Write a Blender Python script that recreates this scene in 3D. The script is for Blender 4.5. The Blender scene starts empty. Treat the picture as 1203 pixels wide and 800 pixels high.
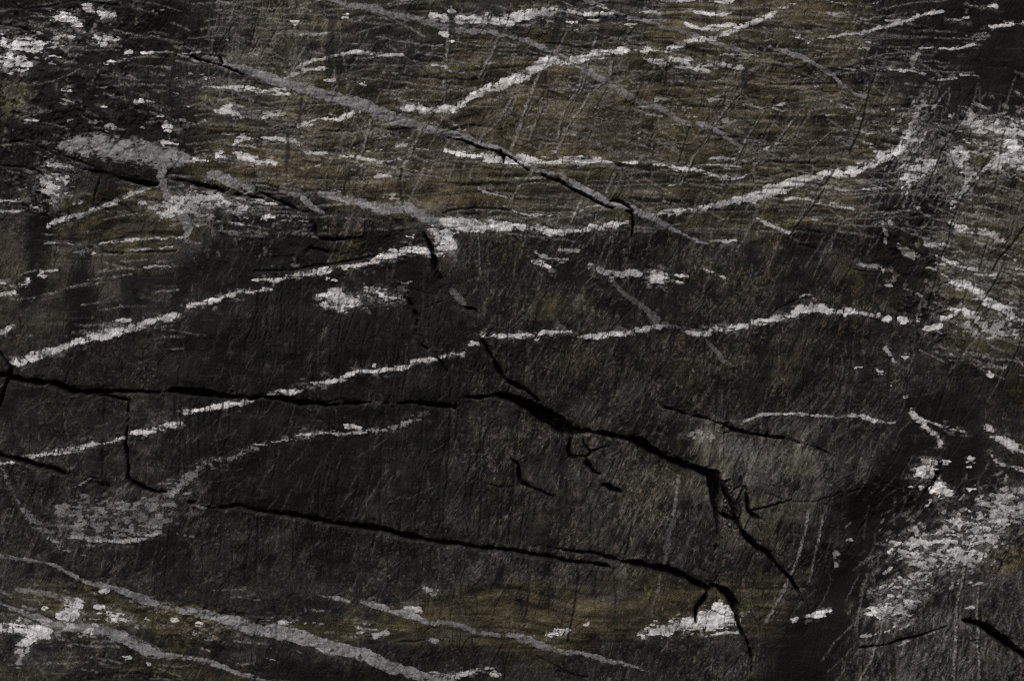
import bpy, math
import numpy as np

# ------------------------------------------------------------------ camera, light
MM = 0.001                       # one photo pixel = one millimetre of rock
W, H = 1203.0, 800.0
BASE = 0.45                      # rock goes on this far below the frame
CZ = BASE + H * MM / 2
sc = bpy.context.scene
cam_d = bpy.data.cameras.new('camera'); cam = bpy.data.objects.new('camera', cam_d)
sc.collection.objects.link(cam); sc.camera = cam
cam_d.sensor_width = 36.0; cam_d.lens = 50.0; cam_d.clip_start = 0.01; cam_d.clip_end = 100.0
cam.location = (0, -W * MM * 50.0 / 36.0, CZ); cam.rotation_euler = (math.radians(90), 0, 0)

SUN_EL, SUN_AZ = math.radians(52), math.radians(215)   # azimuth clockwise from +Y: light from front left, high
world = bpy.data.worlds.new('World'); sc.world = world; world.use_nodes = True
wn = world.node_tree.nodes; wl = world.node_tree.links
sky = wn.new('ShaderNodeTexSky'); sky.sky_type = 'NISHITA'; sky.sun_disc = False
sky.sun_elevation = SUN_EL; sky.sun_rotation = SUN_AZ
sky.air_density = 1.0; sky.dust_density = 4.0; sky.ozone_density = 0.6
wl.new(sky.outputs[0], wn['Background'].inputs[0]); wn['Background'].inputs[1].default_value = 0.10
sun_d = bpy.data.lights.new('sun', 'SUN'); sun = bpy.data.objects.new('sun', sun_d); sc.collection.objects.link(sun)
sun_d.energy = 1.2; sun_d.angle = math.radians(28); sun_d.color = (1.0, 0.965, 0.92)
dx, dy, dz = math.sin(SUN_AZ) * math.cos(SUN_EL), math.cos(SUN_AZ) * math.cos(SUN_EL), math.sin(SUN_EL)
from mathutils import Vector
sun.rotation_euler = Vector((-dx, -dy, -dz)).to_track_quat('-Z', 'Y').to_euler()
sun.location = (dx * 4, dy * 4, dz * 4)
vs = sc.view_settings; vs.view_transform = 'Standard'; vs.look = 'None'; vs.gamma = 1.0
sc.cycles.use_denoising = False; sc.cycles.filter_width = 1.1
vs.use_curve_mapping = False; vs.exposure = 0.2

# ------------------------------------------------------------------ grid of the rock face (photo millimetres, y down)
def axis(n, size, margin, nm):
    core = np.linspace(0, size, n)
    step = core[1]
    g = np.geomspace(1, 9, nm); g = np.cumsum(g); g = g / g[-1] * margin
    return np.concatenate([-g[::-1], core, size + g]).astype(np.float32)
xs = axis(1048, W, 620, 95); ys = axis(698, H, 450, 85)
NX, NY = len(xs), len(ys)
X, Y = np.meshgrid(xs, ys)
rng = np.random.default_rng(11)

def vnoise(x, y, seed):
    r = np.random.default_rng(seed); T = r.random((257, 257), dtype=np.float32)
    T[256] = T[0]; T[:, 256] = T[:, 0]
    x = x + 1000.37 * (seed % 7 + 1); y = y + 771.13 * (seed % 5 + 1)
    xi = np.floor(x); yi = np.floor(y); fx = (x - xi).astype(np.float32); fy = (y - yi).astype(np.float32)
    xi = xi.astype(np.int32) & 255; yi = yi.astype(np.int32) & 255
    fx = fx * fx * (3 - 2 * fx); fy = fy * fy * (3 - 2 * fy)
    a = T[yi, xi]; b = T[yi, xi + 1]; c = T[yi + 1, xi]; d = T[yi + 1, xi + 1]
    return (a + (b - a) * fx) * (1 - fy) + (c + (d - c) * fx) * fy
def fbm(x, y, seed, octv=4, gain=.5):
    s = 0; a = 1; t = 0
    for k in range(octv):
        s = s + a * vnoise(x * 2 ** k, y * 2 ** k, seed + 13 * k); t += a; a *= gain
    return s / t
def sstep(a, b, v):
    t = np.clip((v - a) / (b - a), 0, 1); return t * t * (3 - 2 * t)
def aniso(ang, lx, ly, seed, octv=3):        # noise stretched along a direction (degrees, photo axes)
    c, s = math.cos(math.radians(ang)), math.sin(math.radians(ang))
    return fbm((X * c + Y * s) / lx, (-X * s + Y * c) / ly, seed, octv)

# warped coordinates: traced lines take rough natural edges
WX = X + (fbm(X / 24, Y / 24, 1, 2) - .5) * 3.5 + (fbm(X / 4.5, Y / 4.5, 2, 2) - .5) * 2.2
WY = Y + (fbm(X / 24, Y / 24, 3, 2) - .5) * 3.5 + (fbm(X / 4.5, Y / 4.5, 4, 2) - .5) * 2.2
EDGE = fbm(X / 3.2, Y / 3.2, 5, 2) - .5
BLOT = fbm(X / 9, Y / 6, 6, 3)
FIB = fbm((X + Y * .12) / 26, (Y - X * .06) / 2.6, 10, 3) * .75 + fbm(X / 5, Y / 3, 14, 2) * .25     # fibres along the beds
SPK = fbm(X / 5.0, Y / 3.6, 7, 3)

SWELL = fbm(X / 13, Y / 13, 8, 3)
JAG = np.abs(((X + Y * .4) / 47 + 2.5 * fbm(X / 60, Y / 60, 15, 3)) % 1 - .5) * 2 - .5 + (np.abs(((X * .8 - Y) / 24 + 2.5 * fbm(X / 30, Y / 30, 16, 3)) % 1 - .5) * 2 - .5) * .6   # angular chipping
FADE = fbm(X / 34, Y / 22, 9, 3)
def wig(sc_, seed):                           # gently bent coordinates for crackle lines
    return (fbm(X / sc_, Y / sc_, seed, 3) - .5) * sc_ * .9, (fbm(X / sc_, Y / sc_, seed + 1, 3) - .5) * sc_ * .9
def crackle(lx, ly, ang, seed, width):        # thin irregular lines where a noise crosses its middle
    c, s = math.cos(math.radians(ang)), math.sin(math.radians(ang)); ax, ay = wig(max(lx, ly) * .5, seed + 5)
    xx, yy = X + ax * .3, Y + ay * .3
    n = fbm((xx * c + yy * s) / lx, (-xx * s + yy * c) / ly, seed, 2)
    gy, gx = np.gradient(n); g = np.hypot(gx / 1.2, gy / 1.2) + 1e-4
    return sstep(width, width * .3, np.abs(n - .5) / g)
JOINT = np.maximum(crackle(40, 9, 100, 61, 1.1), crackle(22, 9, 70, 63, .9) * .8)   # seams cutting across the quartz
def spline(P, sub=3):
    P = np.array(P, np.float32)
    if len(P) < 3: return P
    Q = np.vstack([2 * P[0] - P[1], P, 2 * P[-1] - P[-2]]); out = []
    for i in range(1, len(Q) - 2):
        p0, p1, p2, p3 = Q[i - 1:i + 3]
        for k in range(sub):
            t = k / sub
            q = .5 * (2 * p1 + (p2 - p0) * t + (2 * p0 - 5 * p1 + 4 * p2 - p3) * t * t + (3 * p1 - p0 - 3 * p2 + p3) * t ** 3)
            q[2] = max(.5, q[2]); out.append(q)
    out.append(Q[-2]); return np.array(out)
def extend(P):                               # lines that run out of the frame go on beyond it
    P = [list(p) for p in P]
    for end in (0, -1):
        x, y, w = P[end]
        if x < 7 or x > W - 7 or y < 4 or y > H - 4:
            q = P[1] if end == 0 else P[-2]
            d = np.array([x - q[0], y - q[1]], float); n = np.hypot(*d) + 1e-6; d /= n
            out = (x < 7 and d[0] < 0) or (x > W - 7 and d[0] > 0) or (y < 4 and d[1] < 0) or (y > H - 4 and d[1] > 0)
            if not out: continue
            L = rng.uniform(120, 420); new = []
            for k in range(1, 5):
                wob = rng.normal(0, 7, 2)
                new.append([x + d[0] * L * k / 4 + wob[0], y + d[1] * L * k / 4 + wob[1], w * (1 - .2 * k) + .4])
            P = new[::-1] + P if end == 0 else P + new
    return P
def line_sd(P, warp=1.0, pad=9, sub=3):
    """signed distance to a tapered polyline, in a window of the grid"""
    P = spline(P, sub)
    m = P[:, 2].max() / 2 + pad + 7
    i0, i1 = np.searchsorted(xs, [P[:, 0].min() - m, P[:, 0].max() + m])
    j0, j1 = np.searchsorted(ys, [P[:, 1].min() - m, P[:, 1].max() + m])
    i1 = min(i1 + 1, NX); j1 = min(j1 + 1, NY)
    if i1 - i0 < 2 or j1 - j0 < 2: return None
    sd = np.full((j1 - j0, i1 - i0), 99, np.float32)
    for a, b in zip(P[:-1], P[1:]):
        mm = max(a[2], b[2]) / 2 + pad + 7
        u0, u1 = np.searchsorted(xs, [min(a[0], b[0]) - mm, max(a[0], b[0]) + mm])
        v0, v1 = np.searchsorted(ys, [min(a[1], b[1]) - mm, max(a[1], b[1]) + mm])
        u0 = max(u0, i0); u1 = min(u1, i1); v0 = max(v0, j0); v1 = min(v1, j1)
        if u1 <= u0 or v1 <= v0: continue
        S = np.s_[v0:v1, u0:u1]
        px = X[S] * (1 - warp) + WX[S] * warp - a[0]; py = Y[S] * (1 - warp) + WY[S] * warp - a[1]
        ex, ey = b[0] - a[0], b[1] - a[1]
        t = np.clip((px * ex + py * ey) / (ex * ex + ey * ey + 1e-9), 0, 1)
        d = np.hypot(px - ex * t, py - ey * t) - (a[2] + (b[2] - a[2]) * t) / 2
        T = np.s_[v0 - j0:v1 - j0, u0 - i0:u1 - i0]
        sd[T] = np.minimum(sd[T], d)
    return np.s_[j0:j1, i0:i1], sd
def poly_sd(P, warp=1.0, pad=30):
    P = np.array(P, np.float32)
    i0, i1 = np.searchsorted(xs, [P[:, 0].min() - pad - 7, P[:, 0].max() + pad + 7])
    j0, j1 = np.searchsorted(ys, [P[:, 1].min() - pad - 7, P[:, 1].max() + pad + 7])
    S = np.s_[j0:j1, i0:i1]
    px = X[S] * (1 - warp) + WX[S] * warp; py = Y[S] * (1 - warp) + WY[S] * warp
    d = np.full(px.shape, 1e9, np.float32); ins = np.zeros(px.shape, bool)
    for k in range(len(P)):
        a, b = P[k], P[(k + 1) % len(P)]
        ex, ey = b - a; wx, wy = px - a[0], py - a[1]
        t = np.clip((wx * ex + wy * ey) / (ex * ex + ey * ey + 1e-9), 0, 1)
        d = np.minimum(d, np.hypot(wx - ex * t, wy - ey * t))
        c = (a[1] <= py) != (b[1] <= py)
        xi = a[0] + (py - a[1]) / (b[1] - a[1] + 1e-9) * ex
        ins ^= c & (px < xi)
    return S, np.where(ins, -d, d)
def pts(s, w=None):
    out = []
    for t in s.split():
        v = [float(k) for k in t.split(',')]
        out.append((v[0], v[1], v[2] if len(v) > 2 else w))
    return out

# ------------------------------------------------------------------ tone of the rock beds
TONE = np.full(X.shape, .047, np.float32)      # albedo
BRN = np.full(X.shape, .35, np.float32)        # olive brown share
BED = np.full(X.shape, .15, np.float32)        # strength of level lamination
HAT = np.full(X.shape, .5, np.float32)         # strength of slanting scratches
REG = np.zeros(X.shape, np.int8)               # which bed a face belongs to
big = 40
RW = (fbm(X / 60, Y / 60, 21, 4) - .5) * 70
RW2 = (fbm(X / 16, Y / 22, 22, 3) - .5) * 34
def region(s, tone, brn, feather=30, bed=None, hat=None, reg=None):
    S, sd = poly_sd([p[:2] for p in pts(s, 0)], 1.0, 90)
    feather = feather * 1.5; sd = sd + (RW[S] * .75 + RW2[S]) * min(1, feather / 34)
    m = sstep(feather * .5, -feather * .5, sd)
    TONE[S] += (tone - TONE[S]) * m; BRN[S] += (brn - BRN[S]) * m
    if bed is not None: BED[S] += (bed - BED[S]) * m
    if hat is not None: HAT[S] += (hat - HAT[S]) * m
    if reg: REG[S][m > .5] = reg
EX = 700
region('-700,225 210,225 330,320 0,420 -700,460', .074, .6, 30, .3, .3, 1)
region('235,232 200,205 240,160 205,120 262,70 300,-500 930,-500 1030,20 1075,60 1045,100 1090,140 1060,190 1030,240 960,300 880,300 760,262 560,285 420,250 330,235', .082, 1, 22, 1, .25, 2)
region('400,-40 700,-40 720,50 500,60 400,40', .062, .75, 25, .7)
region('262,-100 390,-100 372,60 300,80 255,55', .070, .55, 34, .2, .9)
region('395,35 520,45 540,75 395,75', .055, .7, 16)
region('-700,-500 255,-500 225,-20 236,50 190,84 205,130 180,160 205,200 60,200 -20,160 -700,200', .036, .35, 46, .3, .3, 3)
region('-700,92 38,92 42,120 30,142 -700,150', .10, .85, 12)
region('20,18 60,25 55,40 20,40', .075, .8, 10)
region('1060,-500 1900,-500 1900,140 1130,138 1100,150 1095,110 1060,70 1100,40', .031, .25, 50, .2, .3, 4)
region('1000,20 1088,15 1088,92 1010,90', .045, .5, 18)
region('1095,150 1900,150 1900,425 1130,425 1092,330 1110,240', .075, .8, 22, .7, .3, 5)
region('1022,205 1092,200 1100,350 1080,372 1010,330', .037, .5, 18)
region('940,290 1010,262 1030,330 1085,372 960,362', .05, .55, 18)
region('945,330 985,305 1018,318 1008,350 965,355', .068, .85, 12)
region('930,282 960,275 960,345 930,350', .031, .3, 14)
region('60,225 215,225 215,302 60,302', .085, 1, 12, .9)
region('88,290 106,292 100,400 76,410', .022, .4, 14)
region('40,215 58,218 52,335 24,360', .024, .4, 14)
region('140,322 200,322 190,340 165,345 190,362 142,366', .022, .4, 8)
region('215,300 300,250 420,270 510,300 560,380 540,470 540,600 215,600 200,380', .033, .2, 24, .1, .7, 6)
region('380,255 425,262 425,310 385,318', .065, .9, 10)
region('560,275 760,262 900,290 1050,380 1000,480 560,470', .047, .55, 30, .1, .9, 6)
region('560,480 900,490 960,700 560,690', .054, .5, 40, .05, 1, 6)
region('820,500 985,500 960,640 880,660 820,600', .098, .45, 36, 0, 1)
region('700,600 860,600 850,680 720,680', .060, .4, 26, 0, 1)
region('640,345 700,340 690,368 640,372', .075, .8, 14)
region('-700,555 240,570 230,690 -700,690', .043, .45, 30, .1, .9, 7)
region('-700,685 100,690 330,735 560,690 760,682 960,668 960,712 900,742 700,765 560,772 300,745 120,750 -700,745', .070, .95, 16, .7, .2, 8)
region('-700,750 200,770 300,785 300,1300 -700,1300', .052, .8, 20, .7)
region('300,770 520,798 540,1300 300,1300', .030, .5, 14)
region('700,750 890,748 900,1300 700,1300', .054, .3, 20, .1, 1)
region('1000,590 1060,560 1098,570 1105,600 1060,635 1056,672 1030,700 1005,735 965,775 900,1300 840,1300 900,790 935,735 975,690 990,640', .012, .55, 40, .1, .05, 9)  # shade of the hollow painted as near-black tone over the shallow dip
region('1075,470 1160,470 1160,545 1120,560 1080,530', .026, .6, 16)  # the same painted shade carried on above the hollow
region('1110,425 1900,425 1900,560 1170,560 1150,470', .045, .75, 22, .3)
region('1010,730 1140,700 1140,1300 980,1300 990,760', .052, .5, 20, 0, 1, 9)
region('1070,700 1110,665 1150,670 1160,800 1160,1300 1040,1300 1050,780', .070, .3, 26, 0, 1, 9)
region('1135,640 1900,630 1900,1300 1140,1300', .062, .4, 20, .1, .8, 5)
region('1145,640 1900,635 1900,668 1145,676', .080, .95, 10)
region('880,660 960,665 950,700 880,712', .075, 1, 12)
region('565,705 760,700 760,725 565,728', .088, 1, 10)

# grain of the beds
Y0 = Y; Y = Y0 + (fbm(X / 190, Y0 / 90, 30, 2) - .5) * 90
lam = aniso(3, 60, 3.2, 31, 4); lam2 = aniso(-2, 130, 9, 32, 3); Y = Y0
hat = aniso(-62, 34, 2.4, 33, 3); hat2 = aniso(-75, 46, 2.6, 34, 3); hat3 = aniso(-35, 30, 2.4, 35, 3)
gr = fbm(X / 2.6, Y / 2.4, 36, 3, .7); mid = fbm(X / 17, Y / 13, 37, 4, .6); wide = fbm(X / 90, Y / 70, 38, 3)
ridge = lambda n, k: np.clip(1 - np.abs(n - .5) * k, 0, 1)
TONE = TONE * TONE / .092
streak = aniso(-64, 70, 5.5, 71, 3); streak2 = aniso(-88, 90, 7, 72, 3)
TONE = TONE * (1 + HAT * ((streak - .5) * 1.4 + (streak2 - .5) * 1.2))
TONE = np.clip(TONE, .004, 1)
t = TONE * np.clip(.02 + 1.96 * mid, .15, 2) * (.55 + .9 * wide)
t *= 1 + BED * ((lam - .5) * .9 + (lam2 - .5) * 1.7)
t *= np.clip(1 + (gr - .5) * (1.35 - .6 * np.clip(BED, 0, 1)), .25, 3)
t += BED * .10 * sstep(.63, .8, aniso(2, 40, 2.0, 73, 2)) * sstep(.42, .62, fbm(X / 60, Y / 24, 74, 3))
Y = Y0 + (fbm(X / 190, Y0 / 90, 30, 2) - .5) * 90
t *= 1 - .7 * np.clip(BED, 0, 1) * sstep(.6, .72, aniso(2, 110, 4.5, 75, 3)); Y = Y0
hsel = sstep(.38, .62, fbm(X / 50, Y / 50, 39, 2))
scr = np.maximum(ridge(hat, 9) * hsel, np.maximum(ridge(hat2, 10) * (1 - hsel), ridge(hat3, 14) * .55 * sstep(.5, .65, BLOT)))
t += HAT * scr * sstep(.40, .75, fbm(X / 8, Y / 8, 40, 3)) * .04
t -= HAT * .5 * TONE * ridge(aniso(-68, 60, 5, 41, 3), 8)
flecks = sstep(.66, .80, fbm(X / 3.4, Y / 2.8, 42, 2)) * sstep(.4, .65, fbm(X / 40, Y / 40, 43, 3))
t += flecks * .09 * sstep(.008, .03, TONE)
t += .10 * HAT * sstep(.62, .78, fbm(X / 2.4, Y / 2.4, 48, 2)) * sstep(.42, .62, fbm(X / 28, Y / 28, 49, 3)) * sstep(.008, .03, TONE)
# black blotches in the shattered zones
shat = np.zeros(X.shape, np.float32)
def shatter(s, amt, feather=40):
    S, sd = poly_sd([p[:2] for p in pts(s, 0)], 1, 80)
    shat[S] = np.maximum(shat[S], amt * sstep(feather * .5, -feather * .5, sd + RW[S] * .6 + RW2[S]))
shatter('-300,0 180,0 225,50 165,95 215,140 150,195 60,210 40,240 -300,210', .85, 60)
shatter('300,150 360,105 470,150 470,200 330,215', .4)
shatter('230,225 330,220 520,265 500,310 330,320 230,300', .8)
shatter('1030,200 1150,190 1130,420 1060,390 1030,300', .9)
shatter('1060,120 1203,140 1500,210 1120,260', .7)
shatter('1040,560 1203,560 1500,640 1140,680 1070,740 1010,740', .7)
shatter('90,690 330,720 330,760 150,745', .8)
sh1 = fbm(X / 11, Y / 7, 44, 4, .65); sh2 = fbm(X / 6, Y / 6, 45, 3, .6)
t *= 1 - shat * .85 * sstep(.5, .62, sh1)
t += shat * .20 * sstep(.63, .76, sh2) * sstep(.40, .62, fbm(X / 30, Y / 18, 46, 3))
net = np.maximum(crackle(46, 20, -66, 81, 1.0) * sstep(.42, .6, fbm(X / 45, Y / 45, 83, 2)), crackle(30, 14, 4, 84, .9) * np.clip(BED, 0, 1))
net = np.maximum(net, crackle(60, 13, 92, 86, 1.0) * sstep(.45, .6, fbm(X / 70, Y / 70, 88, 2)))
net = np.maximum(net, crackle(15, 11, 20, 89, 1.3) * shat)
t *= 1 - .7 * net
wisp = np.maximum(crackle(70, 9, -63, 91, .8), np.maximum(crackle(60, 8, -45, 93, .7), crackle(70, 9, -80, 95, .7)))
wisp *= HAT * sstep(.45, .68, fbm(X / 22, Y / 22, 97, 3)) * sstep(.3, .6, SPK)
t += wisp * .10 * sstep(.006, .03, TONE)
t *= 1 - .45 * HAT * sstep(.45, .62, fbm(X / 75, Y / 60, 76, 4))
TONE = np.clip(t * .72, .005, .4)
BRN = np.clip(BRN * np.clip(.1 + 1.7 * fbm(X / 55, Y / 34, 47, 4), .3, 1.6) + (lam2 - .5) * .4 * BED, 0, 1)

QW = np.zeros(X.shape, np.float32)     # white quartz
QG = np.zeros(X.shape, np.float32)     # lavender grey quartz
OW = np.zeros(X.shape, np.float32); OG = np.zeros(X.shape, np.float32)   # how dense each is
def lay(grey, S, m, op):
    T, O = (QG, OG) if grey else (QW, OW)
    op = np.broadcast_to(np.asarray(op, np.float32), m.shape)
    u = (m > T[S]) & (m > .05)
    O[S] = np.where(u, np.where(T[S] > .3, np.maximum(op, O[S] * .8), op), O[S]); T[S] = np.maximum(T[S], m)
PALE = np.zeros(X.shape, np.float32)   # pale scratches
DARK = np.zeros(X.shape, np.float32)   # dark mineral seams, darkened crack walls, some painted shadow
DEP = np.zeros(X.shape, np.float32)    # how deep the surface is opened, mm
RAISE = np.zeros(X.shape, np.float32)
OWN = np.zeros(X.shape, np.int16); OWNSD = np.full(X.shape, 9, np.float32); parts = []   # who owns each grid point

def claim(S, sd, name, label=None, lim=.6, prio=0):
    parts.append((name, label)); k = len(parts)
    v = sd - prio * 100
    m = (sd < lim) & (v < OWNSD[S])
    OWN[S][m] = k; OWNSD[S][m] = v[m]

# ------------------------------------------------------------------ quartz
def vein(s, w=None, op=1.0, brk=.25, grey=False, part=True, label=None, soft=1.6, raise_=1.0):
    P = pts(s, w)
    r = line_sd(extend(P), 1.0)
    if r is None: return
    S, sd = r
    wm = np.mean([p[2] for p in P]); fib = .85 if wm < 8 else .45
    e = sd + EDGE[S] * 1.8 * soft / 1.6 + (SWELL[S] - .43) * min(wm, 12) * (.8 if not grey else .45)
    h = 3.2 * soft / 1.6
    m = sstep(h, -h, e)
    if grey:
        m = m * (1 - brk * sstep(.5, .68, mid[S])) * (1 - .5 * sstep(.56, .7, SPK[S]))
        lay(True, S, m, op * (.75 + .5 * FADE[S]) * (1 - .35 * JOINT[S]))
    else:
        m = m * (1 - min(1, brk + .25) * sstep(.48, .62, FIB[S] * fib + BLOT[S] * (1 - fib)))
        m = m * (1 - (.5 if wm > 5 else .25) * JOINT[S])
        lay(False, S, m, op * np.clip(.25 + 1.4 * FADE[S], .4, 1.05))
        PALE[S] = np.maximum(PALE[S], op * .45 * sstep(7, -1, sd + (BLOT[S] - .5) * 16) * sstep(.52, .66, SPK[S] * .5 + FIB[S] * .5))
    RAISE[S] = np.maximum(RAISE[S], sstep(2, -3, sd) * op * raise_)
    if part and len(P) > 1 and max(p[2] for p in P) >= 2.9:
        claim(S, sd, 'grey_quartz_vein' if grey else 'quartz_vein', label)
def patch(s, op=1.0, spk=.3, grey=False, label=None, soft=4.0, part=True):
    S, sd = poly_sd([p[:2] for p in pts(s, 0)], 1, 18)
    m = sstep(soft * 1.3, -soft * 1.3, sd + EDGE[S] * 5 + (BLOT[S] - .48) * 15 + (FIB[S] - .5) * 14)
    m = m * (1 - spk * sstep(.42, .56, SPK[S] * .45 + BLOT[S] * .25 + FIB[S] * .3)) * (1 - .45 * JOINT[S])
    PALE[S] = np.maximum(PALE[S], op * .55 * sstep(11, -2, sd + (BLOT[S] - .5) * 20) * sstep(.48, .64, SPK[S] * .5 + FIB[S] * .5))
    lay(grey, S, m, op * np.clip(.3 + 1.3 * FADE[S], .4, 1.05))
    RAISE[S] = np.maximum(RAISE[S], sstep(3, -4, sd) * op * .8)
    if part: claim(S, sd, 'quartz_patch' if spk < .55 else 'speckled_quartz_patch', label)
def dots(lst, op=.9):
    for v in lst.split():
        x, y, a, b = [float(k) for k in v.split(',')]
        r = line_sd([(x - a / 2 + b / 2, y + rng.uniform(-1, 1), b * .7), (x, y, b), (x + a / 2 - b / 2, y + rng.uniform(-1, 1), b * .6)], 1)
        if r is None: continue
        S, sd = r
        m = sstep(1.8, -1.8, sd + EDGE[S] * 5 + (FIB[S] - .5) * 6) * (1 - .6 * sstep(.45, .6, FIB[S]))
        lay(False, S, m, op); RAISE[S] = np.maximum(RAISE[S], m * .7)
        if a * b > 26: claim(S, sd, 'quartz_patch')

# white veins of the upper band
vein('474,128,8 490,127,10 506,129,8 517,128,8 528,128,10 540,122,12 562,110,13 587,102,12 600,96,13 615,90,14 632,79,14 650,73,12 675,71,11 700,65,10 725,62,9 750,61,7 772,61,6', brk=.3, label='broad white quartz vein arching through the brown bed')
vein('780,63,6 790,57,9 805,52,8 820,47,9 840,46,7 862,37,7 882,28,6 900,20,6 920,10,5 938,3,5 947,0,4', brk=.25)
vein('523,178,3 550,182,8 575,186,10 600,191,12 615,188,13 637,190,13 660,192,12 687,190,11 705,189,8 725,192,6 755,189,5 775,192,5 790,196,4 825,201,4 840,207,6 857,210,5 875,206,4 888,203,3', brk=.35)
vein('515,261,7 525,261,13 550,265,16 575,266,15 600,266,10 615,267,8 630,268,13 655,272,10 682,270,9 710,266,9 738,262,7', brk=.2, label='thick white quartz vein below the brown bed')
vein('768,253,3 785,250,6 800,247,11 815,246,10 837,242,12 862,236,11 887,230,13 900,227,14 915,220,15 937,212,14 962,207,12 983,203,12 1005,199,13 1020,191,15 1041,182,14 1061,171,12 1070,158,9', brk=.38)
vein('1066,172,10 1075,150,9 1082,132,8 1087,118,6 1093,96,4', op=.36, brk=.6, soft=3)
vein('510,300,9 490,295,12 472,296,11 450,302,9 435,309,7 410,314,7 387,317,8 362,322,7 337,325,6 325,329,7 300,329,3', brk=.3)
vein('318,340,4 300,343,6 280,345,7 250,352,8 222,359,6', brk=.3)
vein('213,370,6 187,375,8 155,385,9 125,392,11 103,397,11 85,402,11 67,411,10 45,417,12 25,424,12 9,426,7', brk=.22, label='white quartz vein running down to the tip of the long crack')
vein('4,544,5 30,537,6 50,534,6 75,530,7 100,525,7 120,521,6 146,514,7', brk=.3)
vein('150,509,7 175,506,7 195,500,6 214,496,7', brk=.3)
vein('220,482,8 240,480,7 270,475,7 296,471,6', brk=.3)
vein('312,464,4 332,461,7 345,460,9 360,454,7 380,449,9 400,444,7 425,436,7 440,437,7 460,433,6 480,430,6', brk=.3)
vein('484,425,6 505,422,6 525,418,5 543,417,8', brk=.3)
dots('558,404,16,6 440,428,5,4')
vein('567,394,8 577,395,7 600,395,7 632,397,7', brk=.25)
vein('636,392,7 655,390,6 671,391,6', brk=.3, op=.9)
vein('679,396,5 712,394,8 741,390,7', brk=.25)
vein('748,387,7 760,385,7 776,384,6', brk=.4, op=.8)
vein('778,383,3 800,387,3 815,391,6 833,391,6', op=.75, brk=.3)
vein('836,385,7 855,385,7 878,384,7', brk=.25)
vein('887,379,9 900,376,10 925,373,10 938,366,10 958,362,10 976,367,10', brk=.22)
vein('983,367,10 1000,367,8 1013,368,8 1034,370,9', brk=.22)
dots('1045,374,12,7 1062,374,12,11 1081,371,16,12 1098,384,22,8 1090,388,8,8')
vein('300,522,4 320,520,5 340,515,4 362,511,7 387,507,4 407,509,5 430,507,4', op=.75, brk=.4)
vein('435,505,4 462,502,6 480,495,7 500,487,6', op=.42, brk=.6, soft=3)
dots('415,501,22,6 366,511,16,7')
vein('302,526,6 275,536,9 250,544,10 235,548,11 222,560,14 205,575,10', op=.42, brk=.7, soft=3.5)
patch('58,594 100,586 140,592 190,578 215,562 226,548 205,598 192,622 155,636 90,638 72,626', op=.2, spk=.8, label='grey speckled quartz patch with a bright lower rim')
vein('84,633,5 120,634,5 150,637,6 188,626,6', op=.5, brk=.5, part=False)
vein('0,552,3 20,590,8 40,615,10 62,632,10 80,648,7', op=.30, brk=.5, soft=4, part=False)
# right block
vein('948,51,3 963,45,3 996,40,3 1016,37,3.5 1036,30,5 1061,25,4.5 1084,17,4 1109,12,5', brk=.1, label='thin bright quartz vein rising across the dark corner')
vein('1043,22,2 1060,23,3', brk=.1, part=False)
vein('1113,21,2.5 1126,21,2.5 1139,19,4', brk=.1)
vein('1141,6,3.5 1155,6,3.5 1173,5,4', brk=.1)
vein('1148,38,4 1160,38,4', brk=.1)
vein('1166,31,5 1184,27,4 1203,25,5', brk=.1)
vein('1107,55,3 1127,56,4 1142,53,4.5 1148,50,3', brk=.1)
vein('1083,53,3 1101,53,3.5', brk=.3, op=.7)
vein('1098,91,2 1113,91,3 1127,90,3', brk=.2, op=.8)
vein('1131,86,2.5 1152,87,3', brk=.2, op=.7)
vein('985,81,1.5 1020,81,2.5 1051,81,2 1076,82,2.5 1090,86,3', brk=.3, op=.8, part=False)
vein('1084,57,6 1077,68,8 1078,78,6 1088,85,3', op=.5, brk=.5)
vein('1021,48,3 1036,50,4', part=False); vein('1010,56,3 1024,56,3', part=False, op=.8)
vein('975,17,5 1000,18,8 1021,21,4', op=.45, brk=.5)
dots('939,45,12,8 1066,419,9,7 1067,465,8,5 1036,437,10,5 1050,449,6,6 1011,431,12,3 1165,440,12,5 1120,413,6,4')
patch('1111,192 1116,176 1131,170 1138,184 1130,198', spk=.4)
patch('1157,197 1170,178 1189,163 1203,170 1290,150 1290,205 1203,200 1180,198', spk=.5)
patch('1128,152 1137,130 1155,138 1203,140 1260,140 1260,170 1203,164 1180,160 1150,155', op=.7, spk=.75)
patch('1062,220 1066,205 1082,190 1105,186 1098,202 1078,212', op=.9, spk=.4)
vein('1143,200,9 1138,218,10 1126,234,9 1119,246,7', op=.6, brk=.75)
vein('1117,263,7 1134,271,10 1144,275,9', op=.9, brk=.5); vein('1147,272,8 1157,273,9 1172,281,10 1182,288,7', op=.8, brk=.6)
vein('1090,287,7 1106,287,8 1122,290,5', op=.75, brk=.5)
vein('1113,309,4 1132,313,6 1152,321,6 1168,325,6', op=.85, brk=.4)
vein('1108,322,4 1118,328,7 1127,332,9 1142,338,9 1152,345,10 1160,352,8 1168,355,5', brk=.3)
vein('1147,336,8 1158,350,8 1164,354,4', op=.85, brk=.3)
vein('1160,357,8 1182,366,10 1192,374,10 1206,378,8', brk=.3)
patch('1122,362 1134,355 1147,360 1147,372 1135,376 1124,370', spk=.3)
vein('1106,374,7 1117,372,8 1126,366,8', brk=.3); vein('1194,395,10 1203,378,10 1215,352,8', op=.7, brk=.6)
patch('1130,378 1150,372 1190,380 1195,396 1160,400 1132,388', op=.5, spk=.9)
vein('1055,287,6 1066,296,9 1079,302,8', op=.5, brk=.4)
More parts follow.
